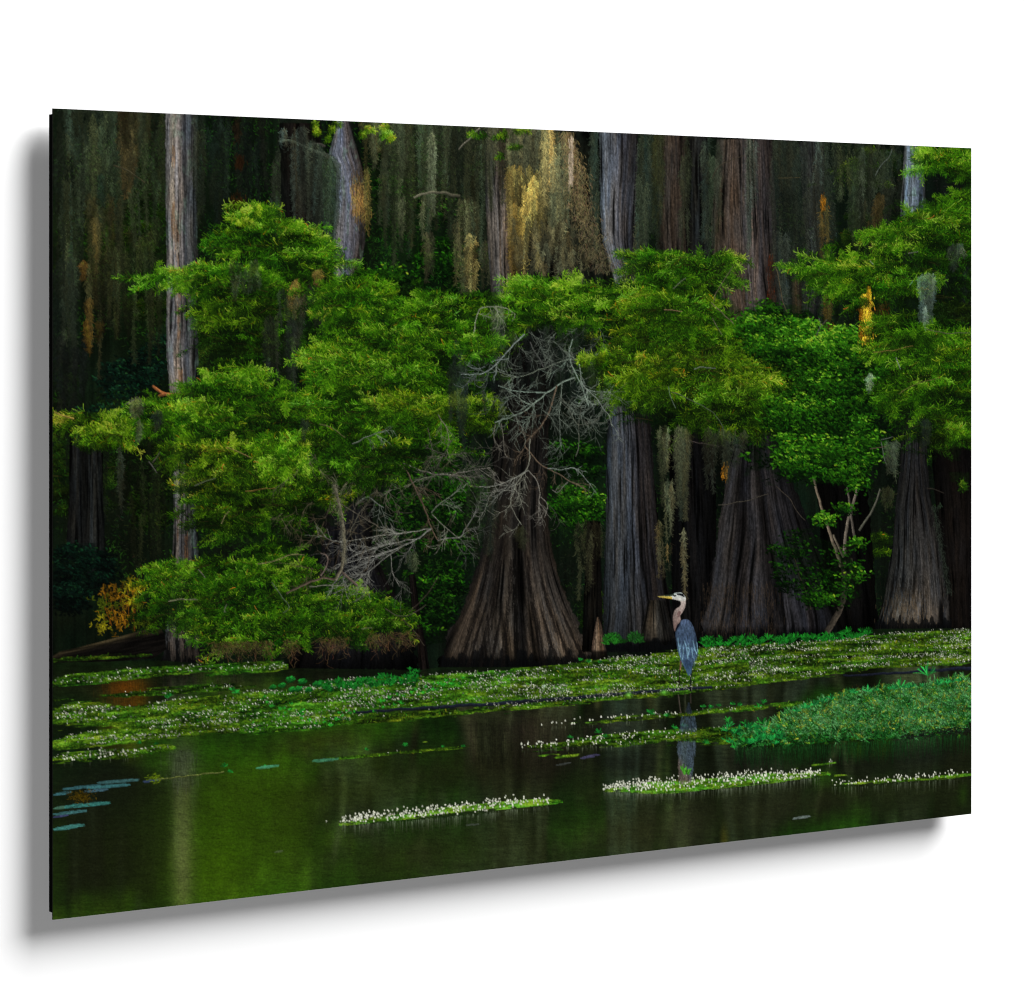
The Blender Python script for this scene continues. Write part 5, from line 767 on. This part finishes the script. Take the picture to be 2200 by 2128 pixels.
# leaves standing in the water
P_BED = part('printed_plant_bed', 'bed of leafy blue green water plants at the right border')
BED = [(0, (5, 16, 6)), (.3, (13, 48, 15)), (.55, (30, 98, 32)), (.8, (58, 150, 60)), (1, (112, 190, 112))]
pg = R4([(0, 880), (150, 800), (300, 750), (450, 680), (600, 640), (850, 615), (1050, 610), (1200, 585), (1350, 550), (1510, 530), (1510, 930), (1300, 950), (1000, 990), (700, 990), (400, 1020), (0, 1045), (-300, 1035), (-200, 950)])
sl, M = mask(pg, 1); e = blur(M.astype(np.float32), 4, 8) + (vn(XT[sl] / 8, YT[sl] / 6, 80) - .5) * .8; al = (.85 * sstep(.4, .6, e))[..., None]
C[sl] = C[sl] * (1 - al) + pal(BED, .3 + .4 * (vn(XT[sl] / 5, YT[sl] / 4, 81) - .5) + .2 * (fbm(XT[sl] / 40, YT[sl] / 20, 82) - .5)) * al; ID[sl][e > .5] = P_BED
rr, cc = np.nonzero(M); n = 3600; i = np.sort(r.randint(0, len(rr), n)); x = XT[sl][rr[i], cc[i]]; y = YT[sl][rr[i], cc[i]]
edge = sstep(1560, 1600, y + (x - 1650) * .03)
c = pal(BED, .8 + r.randn(n) * .24 + .5 * (fbm(x / 30, y / 14, 83) - .5) - .25 * edge) * (1 + (r.rand(n, 1) < .18) * col(.7, .1, -.4))
a = np.where(r.rand(n) < .5, -.35, -2.75) + r.randn(n) * .7
for o, m in ((-1.8, .5), (-1., .85), (0, 1.12), (1., 1.0), (1.8, .7)): strokes(x, y + o, a, r.uniform(9, 20, n) * (1 if o == 0 else .75), c * m, c * m * .7, a=.92, w=2, curve=r.randn(n) * .4, pid=P_BED)
n = 300; i = r.randint(0, len(rr), n); x = XT[sl][rr[i], cc[i]]; y = YT[sl][rr[i], cc[i]]; strokes(x, y, -1.57 + r.randn(n) * .3, r.uniform(5, 14, n), col(104, 70, 30) * r.uniform(.3, 1, (n, 1)), a=.6, w=1, pid=P_BED)
n = 800; x = r.uniform(1580, 2087, n); yb = np.interp(x, [1580, 1650, 1766, 1940, 2087], [1606, 1604, 1598, 1588, 1572])
strokes(x, yb + np.abs(r.randn(n)) * 5, 1.57 + r.randn(n) * .1, r.uniform(8, 44, n), col(34, 110, 44) * r.uniform(.2, 1, (n, 1)), col(16, 40, 16) * np.ones((n, 1)), a=.4, w=2)
n = 260; x = r.uniform(1930, 2080, n); strokes(x, np.interp(x, [1930, 2010, 2080], [1586, 1572, 1570]) + r.randn(n) * 4, r.randn(n) * .4, r.uniform(5, 12, n), col(26, 32, 26) * r.uniform(.3, 1.2, (n, 1)), a=.8, w=2, pid=P_BED)
def sprig(x, y, h, c, pid, r, k=5, lw=2):
    for j in range(k):
        a = -1.57 + (j - (k - 1) / 2) * .55 + r.randn() * .12; l = h * r.uniform(.6, 1)
        cc = col(*c) * r.uniform(.5, 1.45)
        for o in (-.9, 0, .9): strokes([x + o * .6], [y], [a], [l * (1 if o == 0 else .82)], cc[None], cc[None] * 1.15, w=lw, curve=[r.randn() * .4], pid=pid)
P_PL = part('printed_water_plants', 'leafy green plants standing along the shore and in the mats')
r = np.random.RandomState(43)
for x, y, h in [(1934, 1478, 30), (1994, 1452, 34)]:
    line([(x, y + 24), (x, y)], 2, 1.6, (60, 110, 50), pid=P_BED); sprig(x, y, h, (34, 122, 52), P_BED, r, 5, 3)
for x, y, rad in [(622, 1462, 9), (648, 1466, 8), (680, 1472, 9), (604, 1474, 7), (640, 1482, 8), (662, 1484, 7), (626, 1484, 8), (584, 1478, 6)]:
    for k in range(70):
        a = r.uniform(0, 6.28); q = np.sqrt(r.rand()) * rad; strokes([x + q * np.cos(a)], [y + q * .75 * np.sin(a)], [-.6], [4], (col(28, 116, 40) * (.35 + .5 * (1 - np.sin(a) * q / rad)) * r.uniform(.6, 1.15))[None], w=3, pid=P_PL)
for i in range(120):
    x = r.uniform(690, 900); sprig(x, np.interp(x, [690, 900], [1478, 1458]) + r.randn() * 6, r.uniform(6, 13), (20, 84, 26), P_PL, r, 4)
for i in range(60):
    x = r.uniform(560, 1000); sprig(x, np.interp(x, [560, 700, 1000], [1510, 1560, 1470]) + r.uniform(-20, 6), r.uniform(5, 9), (34, 110, 30), P_PL, r, 4)
for i in range(34): sprig(r.uniform(1300, 1345), r.uniform(1366, 1386), r.uniform(8, 16), (24, 74, 20), P_PL, r, 5)
for i in range(20): sprig(r.uniform(1350, 1380), r.uniform(1366, 1384), r.uniform(8, 14), (22, 60, 20), P_PL, r, 4)
for i in range(150):
    x = r.uniform(1500, 1870); sprig(x, np.interp(x, [1500, 1650, 1870], [1388, 1384, 1368]) + r.uniform(-12, 4), r.uniform(7, 15), (20, 88, 24), P_PL, r, 4)
for x, y, h in [(1400, 1535, 16), (1398, 1532, 14), (1434, 1540, 12), (1287, 1575, 14), (1226, 1586, 10), (1450, 1566, 12), (1470, 1562, 14), (1510, 1520, 10), (1528, 1522, 10), (1545, 1518, 10), (1575, 1514, 10), (1590, 1516, 10), (1640, 1512, 14), (1630, 1520, 16), (1600, 1556, 14), (1566, 1552, 18), (1610, 1562, 20), (1640, 1556, 24), (1580, 1608, 22), (1600, 1596, 22), (1516, 1598, 16), (1300, 1585, 12), (360, 1500, 14), (365, 1497, 12), (508, 1490, 14), (500, 1484, 12), (300, 1598, 8), (336, 1600, 8), (482, 1648, 12), (495, 1660, 10), (570, 1650, 10), (872, 1600, 8), (788, 1612, 7), (870, 1604, 10), (996, 1605, 7), (952, 1606, 6), (1248, 1420, 10), (1265, 1424, 12), (1290, 1424, 9)]:
    sprig(x, y, h * .8, (26, 100, 34), P_PL, r, 5)
for i in range(36): sprig(r.uniform(1560, 1680), r.uniform(1560, 1600), r.uniform(10, 18), (24, 104, 44), P_BED, r, 5)
for i in range(26):
    x = r.uniform(1660, 2080); sprig(x, np.interp(x, [1650, 1737, 1824, 1998, 2087], [1552, 1520, 1490, 1474, 1460]), r.uniform(8, 16), (30, 112, 52), P_BED, r, 5)
soft(1169, 1474, 4, 3.4, (200, 226, 200), .9); soft(1350, 1492, 7, 5, (120, 200, 70), .8); soft(1426, 1487, 8, 5, (110, 196, 66), .8)
P_PAD = part('printed_floating_leaves', 'pale blue green leaves floating at the left border of the water')
for x0, y0, x1, y1, w, c in [(209, 1683, 292, 1677, 6, (56, 92, 92)), (134, 1697, 210, 1688, 5, (52, 92, 96)), (186, 1694, 274, 1687, 6, (56, 104, 106)), (114, 1709, 150, 1703, 5, (54, 96, 100)), (180, 1702, 226, 1697, 5, (60, 90, 100)), (114, 1738, 150, 1734, 5, (70, 110, 90)), (136, 1735, 230, 1726, 8, (52, 112, 104)), (114, 1751, 180, 1743, 6, (60, 104, 104)), (114, 1757, 141, 1752, 3, (56, 60, 92)), (114, 1783, 173, 1774, 8, (62, 120, 112)), (306, 1681, 340, 1676, 4, (56, 70, 100)), (550, 1651, 592, 1646, 5, (70, 140, 100)), (670, 1636, 720, 1632, 6, (60, 116, 84)), (1246, 1630, 1281, 1623, 5, (64, 62, 88)), (1703, 1760, 1736, 1755, 5, (104, 116, 110)), (1194, 1645, 1220, 1640, 2, (60, 64, 60)), (590, 1832, 602, 1829, 3, (70, 84, 50)), (1000, 1774, 1022, 1772, 2, (66, 74, 62))]:
    for k in range(int(abs(x1 - x0) * 2.2)):
        t = r.rand(); env = np.sin(np.pi * (.06 + .88 * t)) ** .5
        strokes([x0 + (x1 - x0) * t], [y0 + (y1 - y0) * t + r.uniform(-.5, .5) * w * env], [-.08], [r.uniform(4, 9)], (col(*c) * r.uniform(.75, 1.15))[None], a=.8, w=1, h=2, pid=P_PAD)
for k in range(220):
    strokes([174 + r.randn() * 11], [1712 + r.randn() * 6], [r.uniform(0, 6.28)], [r.uniform(2, 5)], (col(84, 68, 14) * r.uniform(.25, 1))[None], w=2, curve=[.8], pid=P_PAD)
for k in range(60): strokes([330 + r.randn() * 8], [1674 + r.randn() * 4], [r.uniform(-1, .5)], [r.uniform(3, 7)], (col(120, 150, 24) * r.uniform(.4, 1))[None], w=2, pid=P_PAD)
line([(340, 1676), (400, 1668), (480, 1659)], 1.6, 1.6, (110, 120, 60), pid=P_PAD)
# ---- 8. the heron and its reflection
P_HR = part('printed_heron_reflection', 'blurred reflection of the heron in the water')
r = np.random.RandomState(51)
n = 1500; yy = r.uniform(1592, 1674, n); q = (yy - 1592) / 82; xc = 1476 - 4 * q; wd = 19 - 6 * q
xx = xc + r.uniform(-1, 1, n) * wd
strokes(xx, yy, 1.57 + r.randn(n) * .1, r.uniform(4, 14, n), (col(104, 124, 146) * (1 - sstep(.3, .75, q + (1465 - xx) * .02))[:, None] + col(150, 130, 122) * sstep(.3, .75, q + (1465 - xx) * .02)[:, None]) * r.uniform(.4, .95, (n, 1)), a=.5, w=2, pid=P_HR)
n = 420; yy = r.uniform(1538, 1568, n); strokes(1479 + r.uniform(-1, 1, n) * (14 + (yy - 1538) * .2), yy, 1.57, r.uniform(3, 9, n), col(78, 98, 116) * r.uniform(.4, 1, (n, 1)), a=.55, w=2, pid=P_HR)
n = 120; yy = r.uniform(1510, 1530, n); strokes(1480 + r.uniform(-1, 1, n) * (yy - 1508) * .35, yy, 1.57, r.uniform(3, 7, n), col(52, 64, 78) * r.uniform(.4, 1, (n, 1)), a=.6, w=2, pid=P_HR)
line([(1458, 1492), (1460, 1512), (1462, 1532)], 2, 2, (84, 76, 66), pid=P_HR, a=.7); line([(1483, 1490), (1484, 1512)], 2, 2, (60, 54, 48), pid=P_HR, a=.7); line([(1471, 1490), (1471, 1530)], 4, 4, (60, 64, 46), pid=P_WATER, a=.35)
for k in range(6): sprig(1476 + r.randn() * 4, 1664, r.uniform(12, 24), (52, 110, 30), P_PL, r, 2)
P_H = part('printed_heron', 'grey blue heron standing in the flower mat, seen from behind with head to the left')
P_BILL = part('bill', 'yellow bill', P_H); P_HEAD = part('head', 'white head with black crown stripe', P_H); P_NECK = part('neck', 'pinkish grey S curved neck', P_H); P_LEG = part('leg', None, P_H); P_LEG2 = part('leg', None, P_H)
H = lambda p: Z(1380, 1240, p, .13711)
def fill(poly, pid, c0, c1=None, sm=2, nz=.2, seed=1, vert=None, sy=6.):
    sl, M = mask(poly, sm); X, Y = XT[sl], YT[sl]
    if not M.any(): return
    ys = np.array([p[1] for p in poly]); q = np.clip((Y - ys.min()) / (ys.max() - ys.min()), 0, 1)[..., None]
    c = col(*c0) * (1 - q) + col(*(c1 or c0)) * q
    c = c * (1 + nz * (vn(X / 1.8, Y / sy, seed) - .5) * 2)[..., None]
    if vert is not None:
        xs = np.array([p[0] for p in poly]); u = (X - xs.min()) / (xs.max() - xs.min()); c = c * np.interp(u, [v[0] for v in vert], [v[1] for v in vert])[..., None]
    C[sl] = np.where(M[..., None], c, C[sl]); ID[sl][M] = pid
line(H([(600, 1310), (598, 1390), (592, 1460)]), 3, 2.4, (96, 70, 66), (170, 120, 90), pid=P_LEG, wob=.2); line(H([(588, 1460), (578, 1580), (572, 1730)]), 1.8, 2.2, (36, 30, 24), pid=P_LEG, wob=.2); line(H([(764, 1430), (758, 1560), (758, 1790)]), 2.6, 2.8, (30, 32, 34), (22, 24, 22), pid=P_LEG2, wob=.2)
BODY = H([(600, 690), (640, 668), (690, 660), (742, 682), (782, 740), (812, 820), (838, 900), (856, 1000), (866, 1100), (872, 1180), (862, 1250), (822, 1300), (802, 1350), (782, 1430), (756, 1545), (718, 1552), (690, 1480), (650, 1390), (606, 1310), (578, 1230), (555, 1150), (535, 1050), (522, 950), (520, 860), (540, 805), (585, 760)])
fill(BODY, P_H, (70, 84, 108), (46, 70, 96), nz=.34, seed=91, vert=[(0, .72), (.2, .95), (.55, 1.05), (.8, .85), (1, .55)])
n = 420; yy = r.uniform(1340, 1425, n); lo = np.interp(yy, [1340, 1380, 1425], [1453, 1454, 1466]); hi = np.interp(yy, [1340, 1380, 1410, 1425], [1486, 1496, 1498, 1490]); u = r.rand(n)
xx = lo + (hi - lo) * u; b = r.uniform(.45, 1.15, n) * (.7 + .5 * sstep(1360, 1400, yy))
strokes(xx, yy, 1.57 - (u - .45) * .35 + r.randn(n) * .07, r.uniform(5, 14, n), col(96, 122, 148) * b[:, None], a=.5, w=1, pid=P_H)
for px0, py0, px1, py1 in [(560, 960, 570, 1120), (640, 1060, 636, 1200), (700, 1100, 712, 1290), (660, 1000, 700, 1180), (720, 1040, 726, 1200), (770, 1100, 790, 1270), (790, 1000, 850, 1220), (600, 1060, 590, 1200), (800, 1120, 850, 1200), (560, 1000, 600, 1260), (640, 1180, 620, 1300), (740, 1120, 716, 1260), (850, 1020, 866, 1180)]:
    line(H([(px0, py0), ((px0 + px1) / 2 + r.randn() * 4, (py0 + py1) / 2), (px1, py1)]), 1.5, .9, (128, 172, 196), (150, 196, 216), pid=P_H, wob=.3, a=.75)
fill(H([(640, 1320), (700, 1290), (770, 1330), (770, 1420), (750, 1540), (722, 1545), (690, 1470)]), P_H, (46, 62, 86), (58, 86, 108), nz=.25, seed=92)
fill(H([(520, 838), (528, 790), (548, 740), (584, 712), (588, 756), (560, 800), (536, 842)]), P_H, (12, 14, 24), (16, 20, 32), nz=.2)
fill(H([(584, 372), (640, 350), (684, 330), (684, 400), (670, 472), (645, 530), (606, 580), (590, 620), (606, 665), (586, 714), (548, 742), (524, 800), (514, 862), (496, 830), (482, 730), (476, 650), (486, 580), (508, 520), (548, 484), (596, 462), (610, 405)]), P_NECK, (176, 164, 156), (112, 88, 82), nz=.12, seed=93, vert=[(0, .82), (.35, .95), (.7, 1.1), (1, .95)])
fill(H([(545, 560), (575, 530), (610, 545), (600, 575), (585, 620), (570, 640), (548, 620)]), P_NECK, (108, 84, 80), (122, 98, 94), nz=.1)
fill(H([(436, 300), (500, 278), (540, 258), (600, 252), (650, 280), (680, 322), (684, 356), (650, 384), (592, 378), (548, 362), (470, 346), (436, 338)]), P_HEAD, (206, 214, 208), (180, 176, 168), nz=.08, seed=94)
fill(H([(486, 268), (530, 248), (570, 242), (612, 248), (640, 264), (600, 262), (540, 262), (500, 284)]), P_HEAD, (200, 212, 206), nz=.06)
fill(H([(518, 264), (560, 250), (612, 256), (650, 284), (672, 326), (640, 312), (596, 292), (552, 286)]), P_HEAD, (12, 16, 22), nz=.2)
fill(H([(470, 292), (500, 276), (540, 284), (536, 304), (496, 310)]), P_HEAD, (34, 40, 40), nz=.2)
fill(H([(222, 308), (330, 292), (440, 284), (500, 262), (490, 292), (440, 306), (330, 314)]), P_BILL, (52, 66, 60), (70, 78, 56), nz=.15)
fill(H([(222, 308), (330, 303), (430, 305), (470, 312), (470, 344), (430, 340), (330, 328), (270, 318)]), P_BILL, (196, 178, 90), (176, 148, 58), nz=.1)
x = r.uniform(1440, 1500, 60); blossoms(x, r.uniform(1455, 1486, 60), r, .9)
# ---- 9. film grain of the picture
g = np.random.RandomState(99).randn(CH, CW).astype(np.float32); g = blur(g, 1, 1, 1) * 2.0
C *= (1 + .1 * g)[..., None]; C += np.random.RandomState(98).randn(CH, CW, 1).astype(np.float32) * 1.6
C = np.clip(C, 1, 255)
# ------------------------------------------------------------------ the print as an object
lin = C / 255.
lin = np.where(lin <= .04045, lin / 12.92, ((lin + .055) / 1.055) ** 2.4).astype(np.float32)
lin = .9 * lin + .1 * blur(lin, 1, 1, 1)
# colour at every grid point of the sheet: mean of the ink around it
pad = np.pad(lin, ((1, 1), (1, 1), (0, 0)), 'edge')
gp = (pad[0::SS][:GH + 1, 0::SS] + pad[1::SS][:GH + 1, 0::SS] + pad[0::SS][:GH + 1, 1::SS] + pad[1::SS][:GH + 1, 1::SS]) / 4
gp = np.clip(gp * INK, 0, 1)
def clean_parts():
    """one motif per cell: local majority, so every printed motif is a tidy patch"""
    cell = ID[SS // 2::SS, SS // 2::SS][:GH, :GW]
    thin = {i for i, p in enumerate(PARTS) if p[0] in ('bill', 'head', 'neck', 'leg', 'printed_heron', 'printed_heron_reflection')}
    best = np.full(cell.shape, -1., np.float32); out = np.zeros_like(cell)
    for i in np.unique(cell):
        m = (cell == i).astype(np.float32)
        nm = PARTS[i][0]
        s = m * 5 if i in thin else blur(m, 2, 2, 1) * (2.2 if nm in ('printed_bare_branches', 'printed_twigs', 'printed_sapling', 'printed_mossy_vine', 'printed_floating_leaves') else 1)
        k = s > best; best[k] = s[k]; out[k] = i
    return out
CELL = clean_parts()
ink = bpy.data.materials.new('printed_ink'); ink.use_nodes = True
nt = ink.node_tree; bs = nt.nodes['Principled BSDF']; at = nt.nodes.new('ShaderNodeVertexColor'); at.layer_name = 'ink'
nt.links.new(at.outputs['Color'], bs.inputs['Base Color']); bs.inputs['Roughness'].default_value = .85; bs.inputs['Specular IOR Level'].default_value = 0
vx = np.linspace(0, PW, GW + 1, dtype=np.float32); vz = np.linspace(PZ0 + PH, PZ0, GH + 1, dtype=np.float32)
def ink_patch(name, cells, parent):
    rr, cc = np.nonzero(cells)
    if len(rr) < 4: return None
    a = rr * (GW + 1) + cc
    quad = np.stack([a, a + GW + 1, a + GW + 2, a + 1], 1)        # faces look along -Y
    used, idx = np.unique(quad.ravel(), return_inverse=True)
    co = np.empty((len(used), 3), np.float32); co[:, 0] = vx[used % (GW + 1)] - PW / 2; co[:, 1] = 0; co[:, 2] = vz[used // (GW + 1)] - PZ0 - PH / 2
    me = bpy.data.meshes.new(name)
    me.vertices.add(len(used)); me.vertices.foreach_set('co', co.ravel())
    me.loops.add(len(idx)); me.loops.foreach_set('vertex_index', idx.astype(np.int32).ravel())
    me.polygons.add(len(rr)); me.polygons.foreach_set('loop_start', np.arange(0, 4 * len(rr), 4, dtype=np.int32))
    me.update(calc_edges=True)
    ca = me.color_attributes.new('ink', 'FLOAT_COLOR', 'POINT')
    rgba = np.ones((len(used), 4), np.float32); rgba[:, :3] = gp.reshape(-1, 3)[used]; ca.data.foreach_set('color', rgba.ravel())
    me.materials.append(ink)
    o = bpy.data.objects.new(name, me); scene.collection.objects.link(o); o.parent = parent
    return o
root = bpy.data.objects.new('photo_print', None); scene.collection.objects.link(root)
root.location = (PW / 2, 0, PZ0 + PH / 2)
root['label'] = 'wide swamp photograph print with a heron, mounted off a white wall'
root['category'] = 'photo print'
black = material('black_edge', (.002, .002, .002))
sheet = box('sheet', -PW / 2, PW / 2, .0004, .0014, -PH / 2, PH / 2, material('sheet_back', (.012, .012, .012)), root)
ins = .0047
frame = box('back_frame', -PW / 2 + ins, PW / 2 - ins, .0014, .0189, -PH / 2 + ins, PH / 2 - ins, black, root)
frame['label'] = 'black inset mounting frame behind the print'
cleat = box('wall_spacer', -.25, .25, .0189, GAP, -.03, .03, black, root)
objs = {}
for i, (nm, lb, par) in enumerate(PARTS):
    objs[i] = ink_patch(nm, CELL == i, objs[par] if par is not None else root)
    if objs[i] is not None and lb: objs[i]['label'] = lb
